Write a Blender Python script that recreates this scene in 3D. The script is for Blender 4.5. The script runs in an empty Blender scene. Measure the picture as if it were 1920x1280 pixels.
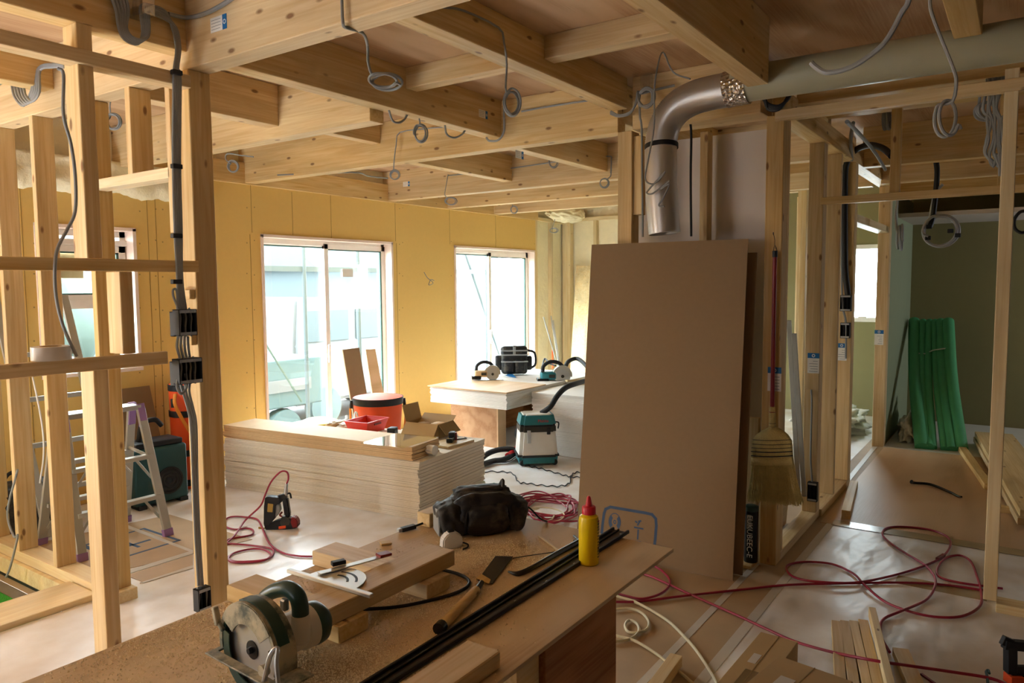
import bpy, bmesh, math, random
from mathutils import Vector, Matrix, Euler, noise
S = bpy.context.scene
C = S.collection
PI = math.pi
rnd = random.Random(7)
# ---------------------------------------------------------------- camera, sky, exposure
FPX, CAMZ = 1392.0, 1.55
YAW, PIT, ROL = [math.radians(a) for a in (34.65, -4.37, -0.43)]
_f = Vector((math.cos(YAW)*math.cos(PIT), math.sin(YAW)*math.cos(PIT), math.sin(PIT)))
_r = Vector((math.sin(YAW), -math.cos(YAW), 0)); _u = _r.cross(_f)
_R = _r*math.cos(ROL)+_u*math.sin(ROL); _U = _u*math.cos(ROL)-_r*math.sin(ROL)
cam_data = bpy.data.cameras.new('camera'); cam = bpy.data.objects.new('camera', cam_data); C.objects.link(cam)
cam.matrix_world = Matrix(((_R.x,_U.x,-_f.x,0),(_R.y,_U.y,-_f.y,0),(_R.z,_U.z,-_f.z,CAMZ),(0,0,0,1)))
cam_data.sensor_width = 36; cam_data.lens = 36*FPX/1920; cam_data.clip_start = .02; cam_data.clip_end = 200
S.camera = cam
S.view_settings.view_transform = 'Standard'; S.view_settings.look = 'None'
S.view_settings.exposure = 0.34; S.view_settings.gamma = 1; S.view_settings.use_curve_mapping = False
world = bpy.data.worlds.new('overcast_sky'); S.world = world; world.use_nodes = True
wn = world.node_tree; wn.nodes.clear()
_o = wn.nodes.new('ShaderNodeOutputWorld'); _b = wn.nodes.new('ShaderNodeBackground')
_b.inputs[0].default_value = (.90, .96, 1.06, 1); _b.inputs[1].default_value = 25.0
wn.links.new(_b.outputs[0], _o.inputs[0])
def portal(name, loc, rot, sx, sy):
    l = bpy.data.lights.new(name, 'AREA'); l.shape = 'RECTANGLE'; l.size = sx; l.size_y = sy; l.cycles.is_portal = True
    o = bpy.data.objects.new(name, l); C.objects.link(o); o.location = loc; o.rotation_euler = rot
portal('window_portal', (2.7, 5.75, 1.45), (-PI/2,0,0), .7, 1.1)
portal('window_portal', (4.95, 5.75, 1.03), (-PI/2,0,0), 1.65, 1.95)
portal('window_portal', (7.68, 5.75, 1.03), (-PI/2,0,0), 1.73, 1.95)
portal('window_portal', (-1.0, 5.75, 1.1), (-PI/2,0,0), .9, 1.8)  # unseen entrance opening, added to light the left studs
portal('window_portal', (9.6, 1.48, 1.53), (0,PI/2,0), .9, .5)
portal('window_portal', (-2.85, 2.3, 1.45), (0,-PI/2,0), .4, .5)  # unseen opening added behind the camera to light the near side
portal('window_portal', (8.675, -3.2, 1.5), (PI/2,0,0), .55, .7)

# pixel of the photograph -> point on a real plane of the room (used to take measurements off the photo)
def ray(px, py): return _R*((px-960)/FPX)+_U*((640-py)/FPX)+_f
def fz(px, py, z=0.0): d = ray(px,py); return Vector((0,0,CAMZ))+d*((z-CAMZ)/d.z)
def fx(px, py, x): d = ray(px,py); return Vector((0,0,CAMZ))+d*(x/d.x)
def fy(px, py, y): d = ray(px,py); return Vector((0,0,CAMZ))+d*(y/d.y)
def fd(px, py, w): return Vector((0,0,CAMZ))+ray(px,py)*w

# ---------------------------------------------------------------- materials
def lin(c):
    return tuple((v/12.92 if v <= .04045 else ((v+.055)/1.055)**2.4) for v in c)
def hexc(h):
    h = h.lstrip('#'); return lin(tuple(int(h[i:i+2],16)/255 for i in (0,2,4)))
MATS = {}
def newmat(name):
    m = bpy.data.materials.new(name); m.use_nodes = True; MATS[name] = m
    nt = m.node_tree; return m, nt, nt.nodes['Principled BSDF']
def plain(name, col, rough=.6, metal=0, spec=.4, bump=0, bscale=60, var=.08, alpha=None, trans=0):
    m, nt, p = newmat(name)
    c = hexc(col) if isinstance(col, str) else col
    p.inputs['Roughness'].default_value = rough; p.inputs['Metallic'].default_value = metal
    p.inputs['Specular IOR Level'].default_value = spec
    tc = nt.nodes.new('ShaderNodeTexCoord'); nz = nt.nodes.new('ShaderNodeTexNoise'); nz.inputs['Scale'].default_value = bscale*.2; nz.inputs['Detail'].default_value = 4
    nt.links.new(tc.outputs['Object'], nz.inputs['Vector'])
    mx = nt.nodes.new('ShaderNodeMix'); mx.data_type = 'RGBA'
    mx.inputs[6].default_value = tuple(v*(1-var) for v in c)+(1,); mx.inputs[7].default_value = tuple(min(1,v*(1+var)) for v in c)+(1,)
    nt.links.new(nz.outputs['Fac'], mx.inputs[0]); nt.links.new(mx.outputs[2], p.inputs['Base Color'])
    if bump:
        n2 = nt.nodes.new('ShaderNodeTexNoise'); n2.inputs['Scale'].default_value = bscale; n2.inputs['Detail'].default_value = 5
        nt.links.new(tc.outputs['Object'], n2.inputs['Vector'])
        b = nt.nodes.new('ShaderNodeBump'); b.inputs['Strength'].default_value = bump; b.inputs['Distance'].default_value = .01
        nt.links.new(n2.outputs['Fac'], b.inputs['Height']); nt.links.new(b.outputs[0], p.inputs['Normal'])
    if trans: p.inputs['Transmission Weight'].default_value = trans
    if alpha is not None: p.inputs['Alpha'].default_value = alpha
    return m
def wood(name, c1, c2, knot='#6b3d1c', knots=1.0, rough=.55, gs=1.0, kcol=True):
    # pine: long grain along local X, lamella streaks, sparse dark knots, random shift per object
    m, nt, p = newmat(name); N = nt.nodes; L = nt.links
    p.inputs['Roughness'].default_value = rough; p.inputs['Specular IOR Level'].default_value = .3
    tc = N.new('ShaderNodeTexCoord'); oi = N.new('ShaderNodeObjectInfo')
    off = N.new('ShaderNodeVectorMath'); off.operation = 'SCALE'; off.inputs[3].default_value = 37.0
    comb = N.new('ShaderNodeCombineXYZ')
    for i in range(3): L.new(oi.outputs['Random'], comb.inputs[i])
    L.new(comb.outputs[0], off.inputs[0])
    add = N.new('ShaderNodeVectorMath'); add.operation = 'ADD'
    L.new(tc.outputs['Object'], add.inputs[0]); L.new(off.outputs[0], add.inputs[1])
    mp = N.new('ShaderNodeMapping'); mp.inputs['Scale'].default_value = (1.1*gs, 26*gs, 26*gs); L.new(add.outputs[0], mp.inputs[0])
    g = N.new('ShaderNodeTexNoise'); g.inputs['Scale'].default_value = 1.6; g.inputs['Detail'].default_value = 6; g.inputs['Distortion'].default_value = 1.2
    L.new(mp.outputs[0], g.inputs['Vector'])
    r = N.new('ShaderNodeValToRGB'); r.color_ramp.elements[0].position = .3; r.color_ramp.elements[1].position = .72
    a, b = hexc(c1), hexc(c2)
    r.color_ramp.elements[0].color = b+(1,); r.color_ramp.elements[1].color = a+(1,)
    L.new(g.outputs['Fac'], r.inputs[0])
    # large tone variation
    mp2 = N.new('ShaderNodeMapping'); mp2.inputs['Scale'].default_value = (.8, 5, 5); L.new(add.outputs[0], mp2.inputs[0])
    g2 = N.new('ShaderNodeTexNoise'); g2.inputs['Scale'].default_value = 1.3; g2.inputs['Detail'].default_value = 2; L.new(mp2.outputs[0], g2.inputs['Vector'])
    hs = N.new('ShaderNodeHueSaturation')
    mr = N.new('ShaderNodeMapRange'); mr.inputs[1].default_value = .3; mr.inputs[2].default_value = .7; mr.inputs[3].default_value = .80; mr.inputs[4].default_value = 1.12
    L.new(g2.outputs['Fac'], mr.inputs[0]); L.new(mr.outputs[0], hs.inputs['Value']); L.new(r.outputs[0], hs.inputs['Color'])
    rv = N.new('ShaderNodeMapRange'); rv.inputs[3].default_value = .9; rv.inputs[4].default_value = 1.12
    L.new(oi.outputs['Random'], rv.inputs[0]); L.new(rv.outputs[0], hs.inputs['Saturation'])
    out = hs.outputs[0]
    if knots > 0:
        mk = N.new('ShaderNodeMapping'); mk.inputs['Scale'].default_value = (6.5, 15.0, 15.0); L.new(add.outputs[0], mk.inputs[0])
        nd = N.new('ShaderNodeTexNoise'); nd.inputs['Scale'].default_value = 2; L.new(mk.outputs[0], nd.inputs['Vector'])
        vo = N.new('ShaderNodeTexVoronoi'); vo.inputs['Scale'].default_value = 1.0; L.new(mk.outputs[0], vo.inputs['Vector'])
        kk = N.new('ShaderNodeMapRange'); kk.inputs[1].default_value = .10*knots; kk.inputs[2].default_value = .19*knots; kk.inputs[3].default_value = 1; kk.inputs[4].default_value = 0
        L.new(vo.outputs['Distance'], kk.inputs[0])
        sep = N.new('ShaderNodeSeparateColor'); L.new(vo.outputs['Color'], sep.inputs[0])
        gt = N.new('ShaderNodeMath'); gt.operation = 'GREATER_THAN'; gt.inputs[1].default_value = .6; L.new(sep.outputs[0], gt.inputs[0])
        mu = N.new('ShaderNodeMath'); mu.operation = 'MULTIPLY'; L.new(kk.outputs[0], mu.inputs[0]); L.new(gt.outputs[0], mu.inputs[1])
        m2 = N.new('ShaderNodeMath'); m2.operation = 'MULTIPLY'; m2.inputs[1].default_value = .8; L.new(mu.outputs[0], m2.inputs[0])
        mx = N.new('ShaderNodeMix'); mx.data_type = 'RGBA'; mx.inputs[7].default_value = hexc(knot)+(1,)
        L.new(m2.outputs[0], mx.inputs[0]); L.new(out, mx.inputs[6]); out = mx.outputs[2]
    L.new(out, p.inputs['Base Color'])
    bp = N.new('ShaderNodeBump'); bp.inputs['Strength'].default_value = .12; bp.inputs['Distance'].default_value = .003
    L.new(g.outputs['Fac'], bp.inputs['Height']); L.new(bp.outputs[0], p.inputs['Normal'])
    return m
def ply(name, c1, c2, scale=1.0, rough=.6, dark=None):
    # rotary-cut veneer: wavy cathedral figure running along local X
    m, nt, p = newmat(name); N = nt.nodes; L = nt.links
    p.inputs['Roughness'].default_value = rough; p.inputs['Specular IOR Level'].default_value = .25
    tc = N.new('ShaderNodeTexCoord'); oi = N.new('ShaderNodeObjectInfo')
    comb = N.new('ShaderNodeCombineXYZ')
    mu = N.new('ShaderNodeMath'); mu.operation = 'MULTIPLY'; mu.inputs[1].default_value = 23; L.new(oi.outputs['Random'], mu.inputs[0])
    for i in range(3): L.new(mu.outputs[0], comb.inputs[i])
    add = N.new('ShaderNodeVectorMath'); add.operation = 'ADD'; L.new(tc.outputs['Object'], add.inputs[0]); L.new(comb.outputs[0], add.inputs[1])
    mp = N.new('ShaderNodeMapping'); mp.inputs['Scale'].default_value = (.55*scale, 2.6*scale, 2.6*scale); L.new(add.outputs[0], mp.inputs[0])
    n0 = N.new('ShaderNodeTexNoise'); n0.inputs['Scale'].default_value = 1.3; n0.inputs['Detail'].default_value = 3; L.new(mp.outputs[0], n0.inputs['Vector'])
    m1 = N.new('ShaderNodeMath'); m1.operation = 'MULTIPLY'; m1.inputs[1].default_value = 26; L.new(n0.outputs['Fac'], m1.inputs[0])
    s = N.new('ShaderNodeMath'); s.operation = 'SINE'; L.new(m1.outputs[0], s.inputs[0])
    mr = N.new('ShaderNodeMapRange'); mr.inputs[1].default_value = -1; mr.inputs[2].default_value = 1; L.new(s.outputs[0], mr.inputs[0])
    mpf = N.new('ShaderNodeMapping'); mpf.inputs['Scale'].default_value = (2, 60, 60); L.new(add.outputs[0], mpf.inputs[0])
    n1 = N.new('ShaderNodeTexNoise'); n1.inputs['Scale'].default_value = 2; n1.inputs['Detail'].default_value = 4; L.new(mpf.outputs[0], n1.inputs['Vector'])
    mm = N.new('ShaderNodeMath'); mm.operation = 'MULTIPLY'; L.new(mr.outputs[0], mm.inputs[0]); L.new(n1.outputs['Fac'], mm.inputs[1])
    mm2 = N.new('ShaderNodeMath'); mm2.operation = 'MULTIPLY'; mm2.inputs[1].default_value = 1.5; L.new(mm.outputs[0], mm2.inputs[0])
    mx = N.new('ShaderNodeMix'); mx.data_type = 'RGBA'; mx.inputs[6].default_value = hexc(c1)+(1,); mx.inputs[7].default_value = hexc(c2)+(1,)
    L.new(mm2.outputs[0], mx.inputs[0]); out = mx.outputs[2]
    if dark:
        n3 = N.new('ShaderNodeTexNoise'); n3.inputs['Scale'].default_value = 2.2; n3.inputs['Detail'].default_value = 5; L.new(add.outputs[0], n3.inputs['Vector'])
        rr = N.new('ShaderNodeMapRange'); rr.inputs[1].default_value = .55; rr.inputs[2].default_value = .72; rr.inputs[4].default_value = .7; L.new(n3.outputs['Fac'], rr.inputs[0])
        mx2 = N.new('ShaderNodeMix'); mx2.data_type = 'RGBA'; mx2.inputs[7].default_value = hexc(dark)+(1,)
        L.new(rr.outputs[0], mx2.inputs[0]); L.new(out, mx2.inputs[6]); out = mx2.outputs[2]
    L.new(out, p.inputs['Base Color'])
    return m
wood('pine', '#e4ca98', '#d0ac74')
wood('pine_clean', '#ecdab0', '#dec28e', knots=.5)
wood('pine_orange', '#e0c490', '#caa468', knots=.9)
wood('spruce_block', '#e2c896', '#cda970', knots=.6)
wood('batten', '#dcc494', '#c6a46e', knots=.6)
ply('ceiling_ply', '#d0ae88', '#ad865f', .8)
ply('bench_ply', '#d2b992', '#b89a72', .9, dark='#cbb18c')
ply('leg_ply', '#b97f4c', '#8c5527', 1.4)
ply('red_ply', '#b98f68', '#a07048', 1.1)
ply('floor_ply', '#cba882', '#bd9870', .5, rough=.45)
ply('sheet_ply', '#ddb98e', '#cba577', .7)
plain('wall_yellow', '#e3bd6c', .85, bump=.03, bscale=150, var=.03)
plain('raw_wall', '#5a4a38', .9, var=.1)
plain('wall_olive', '#8f865c', .85, var=.05)
plain('wall_green', '#8f9878', .8, var=.04)
plain('joint', '#9a7a3c', .9)
plain('screw', '#a98c55', .8)
plain('foam', '#f3e6c0', .95, bump=1.0, bscale=22, var=.1)
plain('putty_wall', '#cfc5bd', .85, bump=.05, bscale=10, var=.07)
plain('white_frame', '#f5ece2', .45)
plain('pink_trim', '#f2dccb', .5)
plain('gasket', '#4c665b', .6)
plain('hardboard', '#8c7150', .75, bump=.05, bscale=200, var=.06)
plain('kraft_floor', '#b29672', .6, bump=.1, bscale=30, var=.12)
plain('print_blue', '#465a74', .8)
plain('tape_grey', '#c9c0b2', .35)
plain('tape_clear', '#b39e78', .25)
plain('tape_brown', '#7d6440', .35)
plain('gypsum', '#e4d8c5', .85, var=.05)
plain('gypsum_white', '#f6f2ea', .85, var=.03)
plain('mdf_tan', '#d9b88a', .7, var=.1)
plain('cable_grey', '#8c8e8c', .5)
plain('cable_light', '#9c9fa0', .45)
plain('black', '#16171a', .55)
plain('black_gloss', '#101114', .25)
plain('steel', '#b4b6b6', .38, .7)
plain('steel_dark', '#4c4a45', .45, .9, var=.3)
plain('alu', '#c9c9c5', .32, .9)
plain('alu_matt', '#b9b8b0', .5, .6)
plain('pvc', '#a8a58b', .35, var=.04)
plain('concrete', '#9d9a90', .9, bump=.3, bscale=40, var=.15)
plain('grass', '#3fae3a', .9, bump=1, bscale=120, var=.3)
plain('red_hose', '#9c2740', .4)
plain('red', '#c8202a', .4)
plain('red_dark', '#7e1b1e', .4)
plain('red_basket', '#e0392c', .35)
plain('orange', '#e4521c', .6)
plain('orange_strap', '#d8862c', .7)
plain('yellow', '#f2cf06', .35)
plain('white_pl', '#e6e3dc', .45)
plain('offwhite', '#d6d0c4', .55, bump=.05, bscale=40, var=.12)
plain('teal', '#2f7d86', .4)
plain('teal_dark', '#1f4b50', .5)
plain('purple', '#9a78b0', .6)
plain('blue', '#1f6fae', .5)
plain('cardboard', '#b08f5e', .8, var=.06)
plain('cardboard_dark', '#8f7548', .8, var=.06)
plain('straw', '#c3ad6c', .8, bump=.6, bscale=200, var=.25)
plain('green_pad', '#4a9c66', .55, var=.12)
plain('plastic_white', '#dcd8cc', .35, bump=.5, bscale=20)
plain('sawdust', '#ead6ae', .9, var=.25)
plain('brass', '#b79a55', .4, .8)
plain('cream_cable', '#d9cfae', .5)
plain('saw_green', '#27433a', .35, var=.2)
plain('rubber', '#2b2b2c', .8)
plain('paper', '#efece4', .7)
plain('sky_net', (.085,.10,.098), .9)  # outdoor colours darkened below their real tone to offset the bright daylight
plain('ext_white', (.11,.113,.115), .7)
plain('ext_grey', (.052,.066,.070), .7)
plain('ext_green', (.065,.09,.074), .9)
plain('ext_teal', (.052,.086,.090), .6)
plain('ext_ground', (.10,.10,.095), .95)
def dusty(name, base, dust, scale, lo, hi, rough=.6, bump=.2):
    m, nt, p = newmat(name); N = nt.nodes; L = nt.links; p.inputs['Roughness'].default_value = rough
    tc = N.new('ShaderNodeTexCoord'); n = N.new('ShaderNodeTexNoise'); n.inputs['Scale'].default_value = scale; n.inputs['Detail'].default_value = 8; n.inputs['Roughness'].default_value = .65
    L.new(tc.outputs['Object'], n.inputs['Vector']); r = N.new('ShaderNodeValToRGB'); r.color_ramp.elements[0].position = lo; r.color_ramp.elements[1].position = hi
    r.color_ramp.elements[0].color = hexc(base)+(1,); r.color_ramp.elements[1].color = hexc(dust)+(1,)
    L.new(n.outputs['Fac'], r.inputs[0]); L.new(r.outputs[0], p.inputs['Base Color'])
    b = N.new('ShaderNodeBump'); b.inputs['Strength'].default_value = bump; b.inputs['Distance'].default_value = .004; L.new(n.outputs['Fac'], b.inputs['Height']); L.new(b.outputs[0], p.inputs['Normal'])
dusty('black_soft', '#141517', '#5e5547', 14, .52, .78, .55, .6)
dusty('saw_dusty', '#39473f', '#b3a88c', 16, .36, .56, .55, .3)
def mat_sheet():
    m, nt, p = newmat('floor_sheet'); N = nt.nodes; L = nt.links
    p.inputs['Base Color'].default_value = hexc('#dfd4ca')+(1,); p.inputs['Roughness'].default_value = .38; p.inputs['Specular IOR Level'].default_value = .45
    tc = N.new('ShaderNodeTexCoord'); mp = N.new('ShaderNodeMapping'); mp.inputs['Scale'].default_value = (1, 2.2, 1); mp.inputs['Rotation'].default_value = (0,0,.5)
    L.new(tc.outputs['Object'], mp.inputs[0])
    n = N.new('ShaderNodeTexNoise'); n.inputs['Scale'].default_value = 2.2; n.inputs['Detail'].default_value = 3; n.inputs['Roughness'].default_value = .4; L.new(mp.outputs[0], n.inputs['Vector'])
    b = N.new('ShaderNodeBump'); b.inputs['Strength'].default_value = .5; b.inputs['Distance'].default_value = .05
    L.new(n.outputs['Fac'], b.inputs['Height']); L.new(b.outputs[0], p.inputs['Normal'])
    n2 = N.new('ShaderNodeTexNoise'); n2.inputs['Scale'].default_value = 3; n2.inputs['Detail'].default_value = 6; L.new(tc.outputs['Object'], n2.inputs['Vector'])
    r = N.new('ShaderNodeValToRGB'); r.color_ramp.elements[0].position = .35; r.color_ramp.elements[1].position = .62
    r.color_ramp.elements[0].color = hexc('#dcd2c6')+(1,); r.color_ramp.elements[1].color = hexc('#f1efee')+(1,)
    L.new(n2.outputs['Fac'], r.inputs[0]); L.new(r.outputs[0], p.inputs['Base Color'])
mat_sheet()
def mat_foil():
    m, nt, p = newmat('foil_duct'); N = nt.nodes; L = nt.links
    p.inputs['Base Color'].default_value = hexc('#cfcbc4')+(1,); p.inputs['Metallic'].default_value = .8; p.inputs['Roughness'].default_value = .36
mat_foil()
def mat_foil2():
    m, nt, p = newmat('foil_tape'); N = nt.nodes; L = nt.links
    p.inputs['Base Color'].default_value = hexc('#d8d0c6')+(1,); p.inputs['Metallic'].default_value = .95; p.inputs['Roughness'].default_value = .25
    tc = N.new('ShaderNodeTexCoord'); n = N.new('ShaderNodeTexVoronoi'); n.inputs['Scale'].default_value = 60; L.new(tc.outputs['Object'], n.inputs['Vector'])
    b = N.new('ShaderNodeBump'); b.inputs['Strength'].default_value = 1; b.inputs['Distance'].default_value = .01; L.new(n.outputs['Distance'], b.inputs['Height']); L.new(b.outputs[0], p.inputs['Normal'])
mat_foil2()
def mat_glass(name='glass', tint=(.93,.98,.96), a=.12):
    m, nt, p = newmat(name); N = nt.nodes; L = nt.links; N.clear()
    o = N.new('ShaderNodeOutputMaterial'); t = N.new('ShaderNodeBsdfTransparent'); t.inputs[0].default_value = tint+(1,)
    g = N.new('ShaderNodeBsdfGlossy'); g.inputs['Roughness'].default_value = .02
    mx = N.new('ShaderNodeMixShader'); mx.inputs[0].default_value = a*.4
    L.new(t.outputs[0], mx.inputs[1]); L.new(g.outputs[0], mx.inputs[2]); L.new(mx.outputs[0], o.inputs[0])
mat_glass()
mat_glass('clear_plastic', (.93,.93,.92), .8)

# ---------------------------------------------------------------- helpers
def M(n): return MATS[n]
def tag(o, label=None, cat=None, group=None, kind=None):
    if label: o['label'] = label
    if cat: o['category'] = cat
    if group: o['group'] = group
    if kind: o['kind'] = kind
    return o
def empty(name, loc, rz=0, rx=0, ry=0):
    o = bpy.data.objects.new(name, None); C.objects.link(o); o.location = loc; o.rotation_euler = (rx,ry,rz); o.empty_display_size = .05
    return o
def link(name, bm, mat, parent=None, smooth=False, loc=None, rot=None):
    me = bpy.data.meshes.new(name)
    bmesh.ops.recalc_face_normals(bm, faces=bm.faces[:])
    bm.to_mesh(me); bm.free()
    if smooth:
        for p in me.polygons: p.use_smooth = True
        if smooth != 'all':
            try: me.set_sharp_from_angle(angle=math.radians(38))
            except Exception: pass
    me.materials.append(M(mat) if isinstance(mat, str) else mat)
    o = bpy.data.objects.new(name, me); C.objects.link(o)
    if parent: o.parent = parent
    if loc is not None: o.location = loc
    if rot is not None: o.rotation_euler = rot
    return o
def bbox(bm, x0,x1,y0,y1,z0,z1, bev=0, mtx=None):
    r = bmesh.ops.create_cube(bm, size=1.0)
    vs = r['verts']
    for v in vs:
        v.co = Vector(((x0+x1)/2+v.co.x*(x1-x0), (y0+y1)/2+v.co.y*(y1-y0), (z0+z1)/2+v.co.z*(z1-z0)))
    if bev:
        es = list({e for v in vs for e in v.link_edges})
        rr = bmesh.ops.bevel(bm, geom=es, offset=bev, segments=1 if bev < .004 else 3, affect='EDGES', profile=.5)
        vs = list({v for f in rr['faces'] for v in f.verts}|{v for v in vs if v.is_valid})
    if mtx is not None:
        bmesh.ops.transform(bm, matrix=mtx, verts=vs)
    return vs
def timber(name, x0,x1,y0,y1,z0,z1, mat='pine', parent=None, bev=.0025, label=None, cat=None, group=None):
    """one squared timber; local X always runs along its length, so the grain does too"""
    dx, dy, dz = abs(x1-x0), abs(y1-y0), abs(z1-z0); c = Vector(((x0+x1)/2,(y0+y1)/2,(z0+z1)/2))
    bm = bmesh.new()
    if dx >= dy and dx >= dz: d = (dx,dy,dz); rot = (0,0,0)
    elif dy >= dz: d = (dy,dx,dz); rot = (0,0,PI/2)
    else: d = (dz,dy,dx); rot = (0,-PI/2,0)
    bbox(bm, -d[0]/2,d[0]/2,-d[1]/2,d[1]/2,-d[2]/2,d[2]/2, bev)
    o = link(name, bm, mat, parent); o.location = c; o.rotation_euler = rot
    if label: tag(o, label, cat, group)
    return o
def bar(name, a, b, w, h, mat='pine', parent=None, up=(0,0,1), bev=.0015, label=None, cat=None, group=None):
    """squared bar from a to b, w across, h along 'up'"""
    a = Vector(a); b = Vector(b); d = (b-a); ln = d.length; x = d.normalized(); upv = Vector(up)
    y = upv.cross(x).normalized(); z = x.cross(y)
    bm = bmesh.new(); bbox(bm, -ln/2,ln/2,-w/2,w/2,-h/2,h/2, bev)
    o = link(name, bm, mat, parent)
    mw = Matrix(((x.x,y.x,z.x,0),(x.y,y.y,z.y,0),(x.z,y.z,z.z,0),(0,0,0,1))); o.matrix_local = Matrix.Translation((a+b)/2) @ mw
    if label: tag(o, label, cat, group)
    return o
def cr(pts, n=6, closed=False):
    P = [Vector(p) for p in pts]; out = []; m = len(P)
    if m < 3: return P
    for i in range(m if closed else m-1):
        p0 = P[(i-1)%m] if (closed or i > 0) else P[0]*2-P[1]
        p1 = P[i]; p2 = P[(i+1)%m]; p3 = P[(i+2)%m] if (closed or i+2 < m) else P[-1]*2-P[-2]
        for k in range(n):
            t = k/n
            out.append(.5*((2*p1)+(-p0+p2)*t+(2*p0-5*p1+4*p2-p3)*t*t+(-p0+3*p1-3*p2+p3)*t*t*t))
    if not closed: out.append(P[-1])
    return out
def tube_bm(bm, pts, r, seg=8, smooth=5, cap=True, rads=None, flat=1.0):
    P = cr(pts, smooth) if smooth and len(pts) > 2 else [Vector(p) for p in pts]
    n = len(P); 
    T = [(P[min(i+1,n-1)]-P[max(i-1,0)]).normalized() for i in range(n)]
    nv = Vector((0,0,1)) if abs(T[0].z) < .9 else Vector((1,0,0))
    nv = (nv-T[0]*nv.dot(T[0])).normalized(); rings = []
    for i in range(n):
        if i: 
            q = T[i-1].rotation_difference(T[i]); nv = (q @ nv); nv = (nv-T[i]*nv.dot(T[i])).normalized()
        bn = T[i].cross(nv)
        if rads: f = i/(n-1)*(len(rads)-1); k = min(int(f),len(rads)-2); rr = rads[k]+(rads[k+1]-rads[k])*(f-k)
        else: rr = r
        rings.append([bm.verts.new(P[i]+(nv*math.cos(2*PI*j/seg)*flat+bn*math.sin(2*PI*j/seg))*rr) for j in range(seg)])
    for i in range(n-1):
        for j in range(seg):
            bm.faces.new((rings[i][j],rings[i][(j+1)%seg],rings[i+1][(j+1)%seg],rings[i+1][j]))
    if cap:
        bm.faces.new(rings[0][::-1]); bm.faces.new(rings[-1])
def tube(name, pts, r, mat, parent=None, seg=8, smooth=5, rads=None, label=None, cat=None, group=None, flat=1.0):
    bm = bmesh.new(); tube_bm(bm, pts, r, seg, smooth, rads=rads, flat=flat)
    o = link(name, bm, mat, parent, smooth=True)
    if label: tag(o, label, cat, group)
    return o
def lathe_bm(bm, prof, seg=24, mtx=None, cap=True):
    rings = []
    new = []
    for r, z in prof:
        ring = [bm.verts.new((r*math.cos(2*PI*j/seg), r*math.sin(2*PI*j/seg), z)) for j in range(seg)]
        rings.append(ring); new += ring
    for i in range(len(rings)-1):
        for j in range(seg):
            bm.faces.new((rings[i][j],rings[i][(j+1)%seg],rings[i+1][(j+1)%seg],rings[i+1][j]))
    if cap: bm.faces.new(rings[0][::-1]); bm.faces.new(rings[-1])
    if mtx is not None: bmesh.ops.transform(bm, matrix=mtx, verts=new)
    return new
def lathe(name, prof, mat, parent=None, seg=24, mtx=None, cap=True, **k):
    bm = bmesh.new(); lathe_bm(bm, prof, seg, mtx, cap); o = link(name, bm, mat, parent, smooth=True, **k); return o
def prism_bm(bm, poly, z0, z1, mtx=None):
    b = [bm.verts.new((p[0],p[1],z0)) for p in poly]; t = [bm.verts.new((p[0],p[1],z1)) for p in poly]; n = len(poly)
    bm.faces.new(b[::-1]); bm.faces.new(t)
    for i in range(n): bm.faces.new((b[i],b[(i+1)%n],t[(i+1)%n],t[i]))
    if mtx is not None: bmesh.ops.transform(bm, matrix=mtx, verts=b+t)
    return b+t
def prism(name, poly, z0, z1, mat, parent=None, mtx=None, bev=0, smooth=False):
    bm = bmesh.new(); prism_bm(bm, poly, z0, z1, mtx)
    if bev: bmesh.ops.bevel(bm, geom=bm.edges[:], offset=bev, segments=2, affect='EDGES')
    return link(name, bm, mat, parent, smooth=smooth)
def boxo(name, x0,x1,y0,y1,z0,z1, mat, parent=None, bev=0, smooth=False, mtx=None):
    bm = bmesh.new(); bbox(bm,x0,x1,y0,y1,z0,z1,bev,mtx); return link(name, bm, mat, parent, smooth=smooth)
def T(x=0,y=0,z=0): return Matrix.Translation((x,y,z))
def RX(a): return Matrix.Rotation(a,4,'X')
def RY(a): return Matrix.Rotation(a,4,'Y')
def RZ(a): return Matrix.Rotation(a,4,'Z')
def dup(root, loc=None, rotz=None, label=None, group=None):
    r = root.copy(); C.objects.link(r)
    if loc is not None: r.location = loc
    if rotz is not None: r.rotation_euler.z = rotz
    if label: r['label'] = label
    if group: r['group'] = group
    for ch in list(root.children):
        c = ch.copy(); C.objects.link(c); c.parent = r
        for g in ch.children:
            d = g.copy(); C.objects.link(d); d.parent = c
    return r
# ================================================================ THE SETTING
YW = 5.526          # inner face of the window wall
XF = 9.4            # far wall
ZC = 2.73           # underside of the floor sheathing above
def struct(name, *a, **k):
    o = boxo(name, *a, **k); o['kind'] = 'structure'; return o
def struct_bm(name, bm, mat):
    o = link(name, bm, mat); o['kind'] = 'structure'; return o
bm = bmesh.new()
bbox(bm, 1.82, XF+.15, -3.0, YW+.2, -.2, 0); bbox(bm, -3.0, 1.82, -3.0, 3.76, -.2, 0)
struct_bm('floor', bm, 'kraft_floor')
bm = bmesh.new(); bbox(bm, -.5, 1.819, 3.761, YW+.2, -.3, -.2); struct_bm('trim_1', bm, 'concrete')   # sunken entrance slab
struct('ceiling', -3.0, XF+.15, -3.0, YW+.3, ZC, ZC+.05, 'ceiling_ply')
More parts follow.
